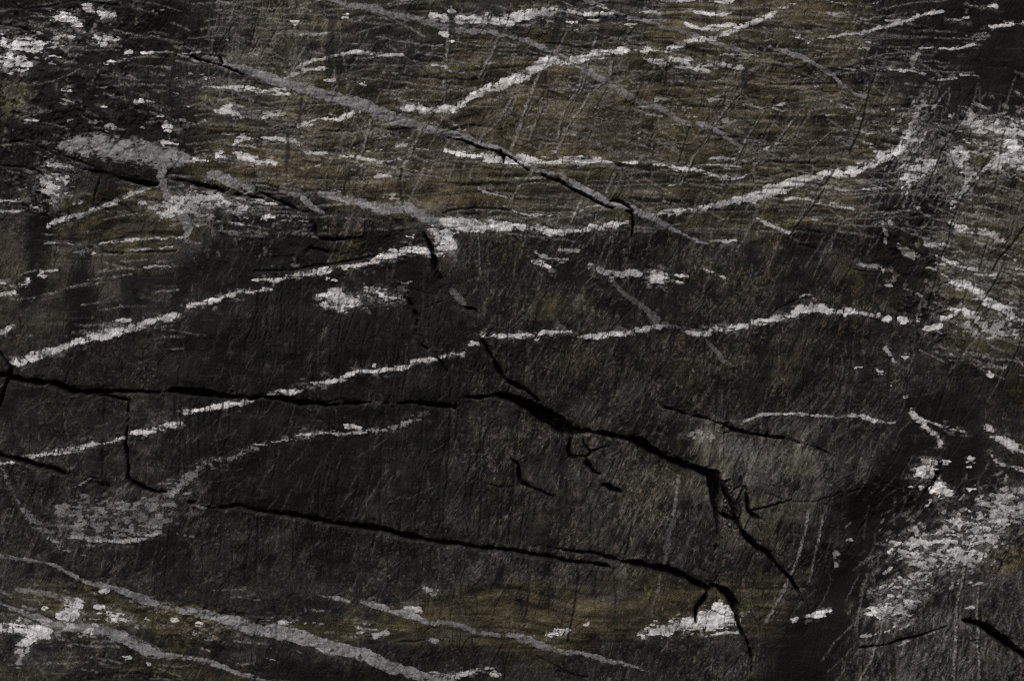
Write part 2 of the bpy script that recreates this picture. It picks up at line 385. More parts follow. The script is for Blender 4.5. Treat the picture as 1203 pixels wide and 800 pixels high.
vein('1036,262,5 1040,275,6 1041,287,4', op=.45, brk=.5); dots('1045,262,6,6 1047,337,10,6 1039,318,5,4 1080,245,9,6',.7)
vein('925,233,4 945,233,5 960,237,4 983,240,4 1011,248,4', op=.8, brk=.4)
vein('970,218,4 991,221,5 1010,222,4 1032,224,4', op=.75, brk=.4)
vein('899,262,3 915,268,3.5 929,273,3', op=.8, brk=.2)
vein('890,258,2 905,263,3', op=.7, part=False); vein('920,254,3 940,253,3 960,257,4', op=.4, brk=.6, part=False)
vein('1002,307,4 1020,312,5 1038,312,4', op=.4, brk=.6); vein('941,350,3 950,347,5 957,353,4', op=.6, brk=.4)
vein('900,488,3 925,486,3 950,487,3 975,489,3 1000,489,3 1014,490,3', brk=.2, op=.75)
vein('1014,489,5 1031,495,6', brk=.2); vein('1033,495,5 1056,496,5', op=.5, brk=.5)
vein('899,487,3 885,491,3 872,497,4', op=.6, part=False); patch('805,512 825,504 846,505 838,514 815,516', op=.38, spk=.7, part=False)
vein('1074,484,7 1081,493,10 1094,505,9 1104,513,8 1109,526,7', op=.65, brk=.3, label='cream quartz vein bending down beside the black hollow')
vein('1082,492,3 1101,498,4 1116,503,4 1136,507,3', brk=.15)
vein('1043,408,4 1048,417,6 1053,426,5', op=.7, brk=.4)
patch('1076,556 1086,543 1101,541 1108,546 1098,563 1087,568', spk=.2, label='pale quartz block split by black seams, upper half')
patch('1100,566 1106,560 1116,571 1124,581 1104,587 1095,577', spk=.2, label='pale quartz block split by black seams, lower half')
dots('1115,546,9,11 1143,543,14,13 1088,574,10,5 1073,572,8,4 1145,574,12,5')
vein('1163,505,8 1177,515,11 1192,524,11 1206,532,9', op=.6, brk=.5, soft=3)
vein('1165,532,4 1174,543,5 1187,548,5 1204,552,5', op=.75, brk=.3)
patch('1050,637 1080,622 1110,612 1137,603 1160,585 1203,565 1260,560 1260,610 1192,622 1162,645 1140,674 1125,665 1112,655 1090,662 1078,690 1075,717 1040,730 1022,722 1035,702 1055,687 1075,672 1060,647', op=.5, spk=.85, label='broken field of speckled quartz climbing beside the black hollow')
patch('1136,612 1160,604 1192,600 1190,618 1160,632 1138,628', op=.55, spk=.6)
patch('1124,655 1150,645 1160,648 1144,672 1132,668', op=.6, spk=.6)
patch('1060,712 1066,704 1075,700 1073,716 1064,718', spk=.2); patch('1022,722 1030,705 1052,708 1050,726 1036,730', op=.85, spk=.5)
vein('985,650,6 988,660,8 986,670,4', op=.55, brk=.5); dots('1003,635,10,5',.4)
dots('934,728,13,6'); vein('950,726,4 958,725,7 968,722,8 977,718,4', brk=.2)
# top edge pieces
dots('404,20,13,5 532,15,7,8 522,42,14,6 531,49,5,5 340,25,22,4')
vein('506,20,8 522,24,11', brk=.35); vein('539,24,10 560,27,13 580,26,12 599,25,11', brk=.3)
vein('599,24,7 615,20,13 630,19,13 648,16,12 658,15,10', brk=.5); vein('664,15,6 682,17,7 702,19,8', brk=.4); vein('678,23,4 703,24,5', brk=.4); dots('672,26,14,4 741,31,14,4 716,21,20,6')
vein('747,15,5 760,15,7 774,17,5', op=.7, brk=.6); vein('816,16,5 840,17,7 858,15,5', brk=.25); vein('822,2,6 838,3,7 852,2,5', op=.7, brk=.5)
vein('804,30,5 820,35,8 840,33,9 858,29,6', brk=.45); vein('845,66,3 865,66,3.5 888,66,4', op=.8, brk=.3)
vein('755,70,4 770,74,8 783,77,6', brk=.45); vein('787,72,8 812,75,9 837,76,9 875,79,7', op=.75, brk=.75); vein('793,81,4 815,82,5 832,85,3', op=.6, brk=.5)
vein('847,41,5 858,36,4', part=False); vein('836,185,6 850,184,5 862,186,4', op=.8, brk=.5); vein('830,194,4 850,196,5 872,197,4', op=.7, brk=.5); vein('872,190,4 900,193,5', op=.6, brk=.5)
vein('832,119,5 845,116,5 856,119,4', op=.5, brk=.5); dots('850,140,12,4 772,118,10,5',.5)
vein('347,41,3 370,39,4 389,37,5', op=.8, brk=.3); dots('344,26,16,4 322,25,7,3')
vein('388,65,5 407,62,5 430,62,5 450,65,5 473,64,4', op=.85, brk=.35)
vein('332,83,3 350,77,4 367,69,5 383,67,4', op=.75, brk=.4); vein('333,90,4 352,82,5 370,80,5 385,79,4', op=.85, brk=.3)
vein('206,91,5 225,97,6 250,100,6 275,102,7 302,103,6', op=.8, brk=.45); vein('300,107,4 318,104,5 332,102,4', op=.8, brk=.3); dots('328,109,22,4 426,98,10,4 388,93,18,7')
patch('253,129 262,126 267,119 272,126 283,129 278,133 258,132', spk=.25)
vein('307,136,5 318,133,5 333,132,4', op=.8, brk=.3); vein('350,148,8 372,141,10 395,140,9 420,131,7', op=.85, brk=.5)
vein('300,160,4 318,161,5 338,164,5', op=.85, brk=.3); vein('300,189,5 326,189,5', op=.8, brk=.4); vein('360,178,4 382,180,5', op=.8, brk=.4); vein('388,185,3 415,184,3', op=.6, brk=.4)
vein('422,185,6 445,190,5 471,187,4', op=.75, brk=.4); vein('460,172,5 476,170,6', op=.7); vein('507,77,3 526,80,4', op=.7); vein('530,85,4 545,87,4', op=.6)
vein('226,187,6 245,185,9 265,180,10 287,184,9 302,187,8', brk=.5); vein('272,171,4 280,163,6 290,161,5 302,163,4', op=.8, brk=.4); dots('320,190,14,4 244,89,14,3')
vein('345,165,5 352,172,6 362,176,5', op=.6, brk=.5)
# top left pieces
patch('60,17 72,11 85,21 98,28 92,31 75,26 62,22', spk=.2); patch('92,11 107,6 125,10 138,15 134,20 120,24 110,17', spk=.3)
patch('-60,40 0,44 15,46 40,48 65,45 97,36 93,44 70,51 45,55 15,60 0,57 -60,60', spk=.5); patch('-40,64 25,66 42,77 36,83 -40,84', op=.8, spk=.6)
patch('112,44 122,42 134,47 130,52 118,51', spk=.45)
dots('151,61,13,6 172,62,16,5 130,75,16,5 165,120,14,7 132,150,20,8 196,148,7,12 199,167,22,7 40,145,22,6 125,127,8,4 78,110,20,3 30,75,22,5 68,68,20,4 186,137,14,4 70,196,30,8')
patch('56,192 70,190 98,196 104,202 70,203', op=.7, spk=.7)
vein('-2,235,6 10,235,7 24,234,7', brk=.4); vein('-2,247,4 25,246,4', op=.7, brk=.5); vein('34,243,7 42,246,9 50,248,6', brk=.3)
patch('38,212 60,204 84,204 77,230 60,244 52,222', op=.8, spk=.85)
vein('54,265,6 72,256,7 95,251,7 112,245,6 135,237,6 152,229,7 173,221,7', brk=.3)
patch('165,240 200,228 235,225 262,229 296,238 296,249 260,246 225,252 195,254 172,247', op=.75, spk=.75)
vein('112,286,3 140,282,4 170,280,4 213,281,3', op=.7, brk=.5); vein('146,294,3 175,292,4 201,291,2', op=.7, brk=.5); vein('168,314,3 185,313,4 204,312,3', op=.75, brk=.4)
vein('45,319,3 55,318,4 64,317,4', op=.8); vein('50,286,1.5 92,286,1.5', op=.6, part=False); vein('80,298,4 101,294,4', op=.6, brk=.5)
vein('-2,332,7 15,335,10 31,330,8', brk=.3); vein('-2,345,6 15,343,7', brk=.4); vein('-2,391,6 8,387,6 16,383,4', op=.75); dots('143,376,20,5 48,324,14,5 106,297,10,3',.7)
# centre pieces
patch('506,272 514,267 528,270 538,278 536,290 528,298 519,299 512,292 507,283', spk=.35, label='knot of white quartz cobbles where the thick vein breaks off')
patch('375,350 395,342 412,345 426,350 420,360 405,367 395,365 378,356', spk=.35, label='white quartz patch cut by dark cracks in the black rock')
patch('432,340 440,337 450,342 460,349 473,347 470,355 455,355 441,350', spk=.3)
dots('390,330,15,4 482,277,12,5 315,256,18,6 304,330,14,5'); vein('300,237,6 312,237,7 326,240,5', op=.7, brk=.4); vein('330,260,2 363,260,2', op=.6, part=False)
vein('440,209,5 452,207,6 460,208,4', op=.6, brk=.5); vein('562,221,4 575,227,5 598,231,3', op=.65, brk=.4); vein('450,232,4 462,230,5', op=.5, brk=.5)
vein('693,314,7 700,316,10 712,323,10 719,328,7', op=.75, brk=.3, grey=False); vein('721,325,9 740,322,10 757,322,8', op=.55, brk=.6)
patch('757,326 762,320 775,321 787,327 780,331 765,334', spk=.15)
vein('625,307,5 635,309,8 646,317,6', brk=.25); vein('628,296,3 645,305,5 665,307,5', op=.7, brk=.4); vein('658,294,5 680,295,6', op=.5, brk=.5); dots('797,332,14,4 800,323,18,4')
vein('827,316,2 851,327,2.5', part=False, op=.7); vein('850,284,4 865,283,4', op=.6, brk=.5); vein('835,283,4 862,284,4', part=False, op=.4)
vein('605,209,3 640,210,2.5', op=.4, part=False); vein('600,247,2 620,252,3 650,254,2.5', op=.6, brk=.3); vein('675,250,2 690,243,3 715,241,2.5', op=.5, part=False)
# bottom
patch('-40,738 0,733 25,732 45,735 67,737 60,745 45,750 35,758 24,757 29,748 15,743 -40,746', spk=.2, label='bright white quartz patch under the crossing grey veins')
patch('75,703 95,705 98,717 96,730 82,735 67,731 62,725 76,712', op=.85, spk=.4); patch('114,717 130,716 148,725 152,731 130,731', op=.9, spk=.35)
patch('18,764 30,758 42,760 34,774 22,778', op=.4, spk=.6); dots('104,741,10,5 52,715,10,7 205,728,8,8 150,772,12,5 175,778,12,8 122,695,16,5 232,734,6,10 226,746,5,6',.8)
patch('750,740 762,734 785,727 812,722 825,711 848,705 857,712 866,726 864,733 840,736 815,740 790,741 762,744', spk=.2, label='large bright quartz lens torn by the hooked crack')
vein('822,746,3 850,742,5 866,740,4', op=.7); vein('870,722,5 878,718,5', op=.7)
vein('643,743,6 655,742,9 667,740,7', brk=.15); dots('678,741,10,4 753,748,8,4 690,730,6,4')
vein('522,796,7 550,791,9 570,787,11 586,792,6', op=.7, brk=.45)
vein('328,733,6 344,732,7', op=.6, brk=.5); vein('440,746,6 455,742,7', op=.5, brk=.5); vein('478,713,6 490,714,8 496,718,5', op=.5, brk=.5); vein('500,750,5 512,751,8', op=.45, brk=.6)
vein('420,735,6 424,742,7 417,745,4', op=.7, brk=.6); vein('500,690,6 508,695,7 515,694,4', op=.4, brk=.4)

# lavender grey veins
gv = dict(grey=True, brk=.3, raise_=1.0)
vein('208,63,3 220,66,4 232,67,8 250,69,10 275,75,9 300,85,10 325,94,11 350,102,12 375,109,12 400,115,13 425,122,14 445,132,15 460,139,14 475,142,12 500,150,10 525,156,9 545,160,7 562,167,5 587,177,5 600,183,5 622,196,6 637,201,8 657,206,8 680,220,8 700,230,9 717,238,9 737,243,9 750,249,8 765,255,6 787,267,5 807,277,4.5 832,286,3', label='long lavender grey vein slanting across the brown bed', **gv)
vein('380,-2,4 400,3,6 420,8,7 440,10,7 460,17,6 480,20,6 500,27,7 525,34,7 550,38,6 575,40,6 600,44,5 625,52,6 645,60,6 667,72,7 692,86,8 710,96,8 735,112,9 755,121,9 775,127,8 800,142,6 813,146,5', op=.8, **gv)
vein('819,146,5 837,152,5 862,167,4 873,175,3', op=.8, **gv)
vein('682,-2,3 707,10,4 730,20,5 755,25,5 780,32,5 805,39,5 825,46,5 840,52,5 870,62,4', op=.75, **gv)
vein('904,56,4 928,63,6 950,72,6 978,87,4 1000,106,4 1021,115,4', op=.8, **gv)
vein('72,172,8 90,174,20 112,172,26 140,175,24 170,180,24 195,186,22 215,188,14', op=1.4, label='cloudy pinkish grey vein above the black ledge', soft=6, **{**gv, 'brk': .08})
vein('190,196,12 191,214,11 197,230,12 208,245,13 216,256,12 219,268,9 217,281,4', op=.75, label='grey drip shaped vein hanging from the cloudy vein', **gv)
vein('246,206,10 256,207,13 267,212,12 280,218,9 296,221,8', op=.85, **gv)
vein('330,222,8 350,226,10', op=.45, **gv); vein('355,234,8 366,243,9 378,251,7', label='short grey quartz stub', **gv)
vein('375,228,6 392,232,10 412,236,11 432,241,11 450,246,11 470,248,9', op=.9, **gv); vein('475,242,8 490,251,12 512,261,11', op=.9, **gv)
vein('530,297,8 537,304,5', op=.5, **gv); vein('530,342,6 540,352,9 545,358,5', op=.35, **gv)
vein('717,330,5 737,347,6 755,360,7 772,376,8', op=.35, **{**gv, 'brk': .3}); vein('780,380,4 800,384,3 822,389,4', op=.4, part=False, grey=True); vein('830,400,5 842,412,6 854,425,5', op=.35, **gv)
vein('650,370,5 660,385,7 668,392,6', op=.3, **gv)
vein('-2,653,5 17,657,5 40,660,4 65,667,4 90,679,5 112,686,6 140,694,7 162,702,9 187,710,7 207,715,6', op=.75, **gv)
vein('212,717,8 225,719,11 245,723,12 256,728,11 270,731,15 300,740,16 325,744,17 350,749,17 380,759,16 410,765,16 435,771,17 460,781,15 485,790,14 515,797,14 534,803,10', label='broad grey vein sweeping down below the brown band', **gv)
vein('-2,709,5 20,717,6 40,725,8 60,731,10 87,736,11 110,739,12 132,745,13 150,754,13 170,765,12 187,770,8 207,771,6 230,776,6 252,782,6 275,791,5 303,800,5', op=.85, **gv)
vein('19,693,5 40,696,6 70,701,6 85,706,5', op=.75, **gv); vein('-2,693,4 12,700,4', op=.6, **gv)
vein('372,700,2 390,702,4 409,706,4', op=.8, **gv); vein('424,708,3 445,711,6 460,716,6 485,722,8 505,730,7 516,731,5', op=.9, **gv)
vein('518,727,6 537,732,8 562,741,7 587,745,5', op=.7, **gv); vein('596,743,5 610,747,9 625,752,11 642,758,10 665,764,7 687,768,5 712,774,5 737,780,4 762,786,3', op=.75, **gv)
vein('797,560,3 794,580,4 790,603,4', op=.6, part=False, grey=True); vein('797,600,5 785,627,6 780,662,5', op=.25, **{**gv, 'brk': .5}); vein('774,675,4 768,700,3 765,722,2', op=.3, part=False, grey=True)
def flecks(n, x0, y0, x1, y1, spread, ang, l0, l1, w0, w1, o0, o1):
    for _ in range(n):
        f = rng.random(); x = x0 + (x1 - x0) * f + rng.normal(0, spread * .5); y = y0 + (y1 - y0) * f + rng.normal(0, spread * .5)
        a = math.radians(rng.normal(ang, 13)); L = rng.uniform(l0, l1) * 1.3; w = rng.uniform(w0, w1) * .62; soft_ = rng.random() < .55
        r_ = line_sd([(x, y, w * .4), (x + math.cos(a) * L / 2, y + math.sin(a) * L / 2, w), (x + math.cos(a) * L, y + math.sin(a) * L, w * .3)], 1, 4)
        if r_ is None: continue
        S, sd = r_
        o_ = rng.uniform(o0, o1)
        if soft_: PALE[S] = np.maximum(PALE[S], sstep(2.2, -1.2, sd + (SPK[S] - .5) * 7) * o_ * .9)
        else: lay(False, S, sstep(2.2, -2.2, sd + EDGE[S] * 4 + (FIB[S] - .5) * 5), o_ * .85)
flecks(230, 1035, 725, 1200, 585, 44, -30, 4, 16, 1, 4.5, .25, .85)
flecks(60, 1020, 660, 1100, 620, 40, -40, 4, 12, .8, 2.5, .15, .5)
flecks(120, 1105, 180, 1225, 150, 46, 20, 4, 18, 1, 4.5, .25, .8)
flecks(70, 1085, 120, 1062, 215, 16, 112, 6, 22, 1, 3, .25, .6)
flecks(90, 1090, 270, 1203, 380, 60, 20, 5, 20, 1, 3.5, .2, .7)
flecks(70, -10, 50, 100, 45, 30, 2, 4, 18, 1, 4, .25, .8); flecks(60, 60, 70, 210, 150, 70, 5, 3, 12, .8, 3, .2, .7)
flecks(90, 165, 240, 300, 242, 20, -4, 5, 20, .8, 3, .2, .7); flecks(50, 40, 235, 80, 200, 26, -10, 4, 12, 1, 3.5, .2, .7)
flecks(110, 70, 612, 205, 600, 34, -5, 5, 22, .6, 1.8, .15, .45); flecks(50, 10, 735, 150, 722, 26, 5, 4, 14, 1, 3.5, .2, .7)
flecks(160, 215, 100, 520, 190, 90, 2, 5, 26, .7, 2.2, .2, .6); flecks(180, 520, 40, 1070, 170, 120, 2, 5, 30, .6, 2.2, .2, .55)
flecks(60, 920, 110, 1060, 140, 34, 5, 4, 14, .8, 3, .3, .8); flecks(50, 640, 150, 790, 140, 30, 0, 4, 12, .8, 2.2, .2, .6)
flecks(50, 380, 352, 470, 348, 16, 10, 3, 12, .8, 2.5, .2, .6); flecks(70, 150, 735, 420, 745, 26, 8, 4, 14, .8, 2.5, .15, .5)
# veins of the rock beyond the frame
for k in range(46):
    side = k % 4
    if side == 0: x, y = rng.uniform(-600, -60), rng.uniform(-350, 1150)
    elif side == 1: x, y = rng.uniform(1262, 1800), rng.uniform(-350, 1150)
    elif side == 2: x, y = rng.uniform(-500, 1700), rng.uniform(-420, -50)
    else: x, y = rng.uniform(-500, 1700), rng.uniform(850, 1200)
    L = rng.uniform(60, 260); a = math.radians(rng.normal(-8, 12) if rng.random() < .7 else 25); g = rng.random() < .3
    P = [(x + (i - 2) / 4 * L * math.cos(a), y + (i - 2) / 4 * L * math.sin(a) + rng.normal(0, 4), rng.uniform(4, 13) * (.5 if i in (0, 4) else 1)) for i in range(5)]
    if any(-25 < p[0] < W + 25 and -25 < p[1] < H + 25 for p in P): continue
    vein(' '.join('%.1f,%.1f,%.1f' % p for p in P), grey=g, brk=.3)

# ------------------------------------------------------------------ hairlines: pale dotted seams, dark seams
def hair(s, w, dark=0, pale=0, dotted=0, dep=0, warp=1.0):
    r = line_sd(extend(pts(s, w)), warp, 4)
    if r is None: return
    S, sd = r
    m = sstep(1.2, -.5, sd)
    if dotted: m = m * (1 - dotted + dotted * sstep(.42, .6, SPK[S]))
    if pale: PALE[S] = np.maximum(PALE[S], m * pale)
    if dark: DARK[S] = np.maximum(DARK[S], m * dark)
    if dep: DEP[S] = np.maximum(DEP[S], sstep(1.0, -.6, sd) * dep)
for s, w in (('647,62 635,87 619,125 602,175', 4), ('717,75 714,95 692,111 682,130 665,150 657,172', 4), ('685,82 675,110 660,135 654,162', 3),
             ('870,107 858,122 842,142 825,170 812,187', 3), ('897,132 870,175 862,195', 3), ('600,120 580,150 562,167', 4), ('585,47 575,70 562,92', 4),
             ('625,205 612,217 600,237', 4), ('722,205 712,227', 3), ('685,232 670,260', 3), ('527,37 524,75 520,120', 3), ('495,150 485,172 475,195', 4), ('435,140 428,165 420,190', 3),
             ('950,600 945,635 932,672 915,702 900,727', 4), ('968,607 960,650 953,685', 3), ('812,187 800,215', 2), ('940,130 925,150 910,175', 3), ('975,155 950,180', 2),
             ('700,45 690,75 680,110', 2), ('635,130 622,165', 2), ('560,260 566,330', 0.1), ('1045,700 1030,760 1010,800', 2), ('1150,690 1148,760 1150,800', 2), ('1135,660 1125,720 1120,800', 3)):
    hair(s, w * .8, pale=.8, dotted=.5, dark=.0)
    hair(' '.join('%g,%g' % (p[0] + 3, p[1]) for p in pts(s, 0)), 1.2, dark=.7, dotted=.5, dep=.6)
# dark soft stains and seams, plus one shadow painted as a black lens
for s, w, d in (('391,22 388,50 386,84', 9, .75), ('662,8 655,32 647,56', 9, .75), ('707,25 705,42 702,62', 6, .6), ('877,82 873,102', 6, .7), ('336,158 335,200', 4, .8), ('336,0 334,40 336,80', 3, .5),
                ('530,-2 532,20 531,38', 7, .6), ('845,70 842,90', 3, .6), ('352,110 350,160', 3, .7), ('400,80 396,110', 3, .5), ('497,520 488,545 470,575', 8, .5), ('520,485 500,520', 5, .4),
                ('700,310 672,350 645,385', 5, .7), ('655,372 640,395', 4, .6), ('672,440 655,470 645,490', 4, .4), ('862,330 905,338', 0.1, 0), ('795,336 812,339 818,337', 9, .9), ('765,321 800,318', 3, .6),  # the broad lens in this row is painted shadow
                ('208,640 206,700', 18, .45), ('262,600 266,700', 5, .6), ('150,400 151,460', 5, .4), ('620,405 600,470', 4, .5), ('670,400 655,440', 3, .7), ('885,445 870,500', 4, .6)):
    hair(s, w, dark=d)
# thin cracks
thin = (('122,469 121,495 119,560', 1.6), ('216,472 214,510 212,555', 1.8), ('237,470 237,510 235,555', 1.4), ('251,470 253,510 260,560 261,590', 1.8), ('271,470 271,520', 1.5),
        ('310,240 306,330 301,400', 1.8), ('333,330 331,400', 2.2), ('316,335 313,400', 2.0), ('358,480 400,510 420,540', 1.5), ('390,478 398,500 420,548 425,560', 1.8), ('478,430 477,475', 2),
        ('433,475 435,560', 1.5), ('527,420 529,480 526,560 528,565', 2.2), ('404,400 404,460', 1.2), ('472,200 472,222 474,242', 3), ('786,60 784,80 782,100', 3.2), ('782,101 805,103', 1.8),
        ('812,150 797,192', 1.6), ('838,150 822,175', 1.4), ('1190,136 1180,161 1175,200 1170,222', 1.8), ('1142,123 1127,151 1109,179 1101,200 1089,228', 1.8), ('1028,96 1022,116 1018,141 1001,181', 2),
        ('983,200 958,240 933,270 928,285', 1.8), ('1147,215 1127,245 1106,308 1091,364', 1.8), ('1161,278 1149,321', 1.6), ('1190,283 1172,326 1147,369', 1.8), ('1085,400 1060,470', 1.2),
        ('1105,410 1117,432 1110,470 1101,498', 1.6), ('1165,412 1190,420', 1.5), ('1140,420 1135,470 1145,500', 1.5), ('1203,400 1185,440 1180,460', 1.5), ('120,235 145,242 165,262', 1.8), ('109,240 135,252', 1.8),
        ('122,204 112,225 108,240', 3), ('25,240 52,255 55,262', 3), ('40,225 55,232', 3), ('810,646 808,700', 1.2), ('620,645 622,700 616,735', 1.8), ('680,660 679,690 672,730 668,752', 2.8), ('608,655 612,690 615,730', 1.6),
        ('720,667 723,720', 1.4), ('745,600 740,625 736,655', 2), ('615,605 612,640', 1.5), ('695,600 694,645', 1.4), ('808,745 808,790', 1.6), ('820,665 835,673', 2), ('868,690 880,660 890,640', 1.5), ('835,688 845,672', 2),
        ('880,715 893,737', 2), ('822,708 850,722', 1.2), ('800,715 795,735', 1.2), ('875,620 885,600', 1.2), ('560,540 545,560', 1.5), ('558,540 570,552', 2), ('556,562 582,572 600,573', 2.4), ('575,525 585,545', 2),
        ('1000,580 1020,575 1040,585', 1.5), ('900,580 950,590 990,580', 1.6), ('935,270 965,275', 2.4), ('940,287 960,292', 2.4), ('935,275 930,290', 2), ('735,300 765,315', 1.2), ('805,219 835,222', 1.8), ('840,200 855,220', 1.2),
        ('520,190 560,195', 1.2), ('0,170 30,168 60,180 110,195', 3), ('0,195 40,200 55,215', 4), ('12,0 30,10 90,2 140,6', 3), ('0,28 30,35 60,55', 3), ('30,145 60,150', 2), ('95,130 105,135', 1.5), ('100,100 103,135', 1.5),
        ('555,148 590,153', 1.6), ('455,152 490,150', 2.6), ('375,153 415,152', 2), ('500,215 540,215', 1.6), ('555,220 600,232', 1.4), ('520,250 560,245 600,248', 2.2), ('640,52 700,58', 1.8), ('900,190 960,192', 2.6),
        ('900,100 985,98', 1.8), ('620,60 655,66', 1.4), ('690,22 735,22', 4), ('470,90 560,95', 1.6), ('220,158 300,155', 1.4), ('120,295 205,296', 3), ('115,283 150,276', 1.6), ('500,362 530,350', 1.5), ('460,375 475,400', 2),
        ('860,690 950,692', 1.4), ('630,770 690,800', 2), ('655,787 690,795', 3), ('470,752 500,750', 2), ('1140,752 1150,752', 1.6), ('1010,490 1008,560', 1.2), ('1030,600 1000,650', 1.2), ('200,600 192,690', 1.4), ('50,570 48,610', 1.2))
for s, w in thin: hair(s, min(w, 2.4) * .8, dark=.8, dotted=.5, dep=.6 + w * .45)
# families of steep cracks and slanting scratches
def family(n, x0, x1, y0, y1, ang, spread, l0, l1, w0, w1, **kw):
    for _ in range(n):
        x, y = rng.uniform(x0, x1), rng.uniform(y0, y1); a = math.radians(rng.normal(ang, spread)); L = rng.uniform(l0, l1)
        c = rng.normal(0, .06) * L
        hair('%g,%g %g,%g %g,%g' % (x, y, x + math.cos(a) * L / 2 + c, y + math.sin(a) * L / 2, x + math.cos(a) * L, y + math.sin(a) * L), rng.uniform(w0, w1), **kw)
family(75, 200, 640, 310, 610, 92, 3, 30, 130, 1.0, 2.3, dark=.85, dotted=.3, dep=1.2)
family(50, 200, 900, 600, 790, 95, 8, 25, 90, .8, 1.5, dark=.55, dotted=.4, dep=.6)
family(60, 210, 1060, 20, 280, 112, 8, 20, 80, .7, 1.4, dark=.55, dotted=.5, dep=.6)
family(60, 230, 1060, 20, 280, 2, 6, 25, 110, .7, 1.6, dark=.6, dotted=.4, dep=.7)
family(40, 560, 1080, 290, 560, 118, 8, 25, 90, .8, 1.5, dark=.6, dotted=.4, dep=.6)
family(40, 1090, 1203, 150, 560, 105, 10, 20, 90, .8, 1.6, dark=.6, dotted=.4, dep=.7)
family(30, 0, 240, 0, 460, 100, 25, 15, 70, .8, 2.0, dark=.6, dotted=.4, dep=.7)
family(40, 880, 1130, 420, 800, 120, 15, 25, 90, .8, 1.6, dark=.5, dotted=.4, dep=.6)
family(50, 1010, 1203, 650, 800, 100, 18, 12, 60, .6, 1.6, pale=.22, dotted=.6)
family(150, 560, 1060, 290, 560, -62, 9, 12, 60, .6, 1.4, pale=.18, dotted=.55)
family(170, 300, 980, 490, 740, -58, 16, 10, 55, .6, 1.4, pale=.18, dotted=.55)
family(90, 200, 620, 320, 600, -70, 20, 10, 60, .6, 1.1, pale=.11, dotted=.6)
family(70, 0, 260, 480, 700, -50, 30, 12, 55, .6, 1.2, pale=.15, dotted=.6)
family(60, 890, 1030, 480, 590, -55, 12, 15, 80, .6, 1.8, pale=.22, dotted=.6)
family(60, 230, 1060, 10, 280, -65, 8, 12, 50, .7, 1.4, pale=.2, dotted=.6)
family(60, 230, 1060, 10, 280, 3, 7, 14, 60, .7, 2.0, pale=.45, dotted=.6)
family(230, 205, 1075, 3, 275, 2, 6, 12, 60, .6, 1.8, pale=.6, dotted=.65)
family(150, 205, 1060, 3, 275, 1, 5, 40, 160, .4, 1.1, pale=.6, dotted=.45)
family(90, 380, 1060, 3, 275, 114, 7, 20, 80, .4, 1.2, pale=.36, dotted=.5)
family(70, 1075, 1203, 90, 430, 112, 10, 15, 60, .5, 1.5, pale=.3, dotted=.5)
family(90, 1080, 1203, 130, 430, 14, 8, 14, 60, .5, 1.8, pale=.6, dotted=.5)
family(45, 1060, 1130, 95, 240, 113, 9, 20, 60, .8, 2.6, pale=.42, dotted=.6)
family(70, 0, 240, 0, 260, 4, 10, 12, 60, .5, 1.8, pale=.55, dotted=.6)
family(80, 1000, 1203, 560, 740, -52, 22, 10, 40, .5, 1.8, pale=.22, dotted=.6)
family(60, 420, 1060, 5, 270, 28, 6, 20, 70, .6, 1.8, pale=.5, dotted=.5)
family(80, 380, 1060, 5, 270, 112, 5, 25, 70, .6, 1.8, pale=.42, dotted=.6)
family(60, 1085, 1203, 130, 430, 8, 10, 12, 45, .8, 2.5, pale=.7, dotted=.8)
family(40, 0, 220, 230, 420, -4, 6, 12, 60, .6, 2.0, pale=.6, dotted=.8)
family(40, 0, 330, 690, 800, 8, 8, 12, 50, .6, 2, pale=.5, dotted=.7)
family(90, 1010, 1203, 640, 800, 100, 14, 20, 80, .6, 2.0, pale=.3, dotted=.6)
family(40, 240, 400, 0, 90, 95, 12, 15, 60, .7, 1.6, pale=.4, dotted=.5)
family(60, -600, -20, -400, 1200, 95, 20, 30, 150, 1, 2.5, dark=.6, dep=2)
family(60, 1220, 1800, -400, 1200, 105, 20, 30, 150, 1, 2.5, dark=.6, dep=2)

# ------------------------------------------------------------------ open cracks
def crack(s, w=None, label=None, part=True, kdep=2.3, faint=1.0):
    P = pts(s, w)
    r = line_sd(extend(P), .85, 6)
    if r is None: return
    S, sd = r
    wm = max(p[2] for p in P)
    sd = sd + .05 * wm + (SWELL[S] - .5) * min(wm, 9) * .45 + EDGE[S] * 1.0 + JAG[S] * min(wm, 7) * .2
    inner = np.clip(-sd, 0, None)
    d = sstep(.7, -1.0, sd) * (3.5 + np.minimum(inner * kdep * 3.2, 42)) * faint * (1 if faint == 1 else sstep(.35, .55, FADE[S]))
    DEP[S] = np.maximum(DEP[S], np.maximum(d, 1.5 * sstep(4.5, 0, sd + (BLOT[S] - .5) * 14 + 1.5)))
    DARK[S] = np.maximum(DARK[S], sstep(.9, -.4, sd) * .55)
    if part and wm >= 3: claim(S, sd, 'fissure', label, lim=.3, prio=1)
crack('4,424,3 10,433,6 6,443,4', part=False)
crack('2,441,4 8,443,8 25,447,8 50,450,9 70,456,9 90,460,9 110,462,8 135,461,5 160,461,4 190,461,3 200,459,7 215,459,10 237,461,10 262,465,7 282,467,5 300,468,3 310,467,5 327,468,6 347,472,8 365,474,7 387,476,7 410,474,6 430,473,5 450,474,3 475,475,4 480,473,5 500,475,6 520,477,8 533,478,8', label='long level crack below the white vein')
crack('533,480,5 537,470,3', part=False)
crack('110,465,4 130,467,3 151,471,4'); crack('151,471,4 149,495,3 147,512,4 148,532,6 150,550,3 150,562,5 162,571,6 182,577,3 194,578,1', label='short crack hanging straight down from the long crack')
crack('-2,535,4 15,539,6 32,544,7 50,549,6 65,552,5 80,559,3 105,567,3 126,573,2')
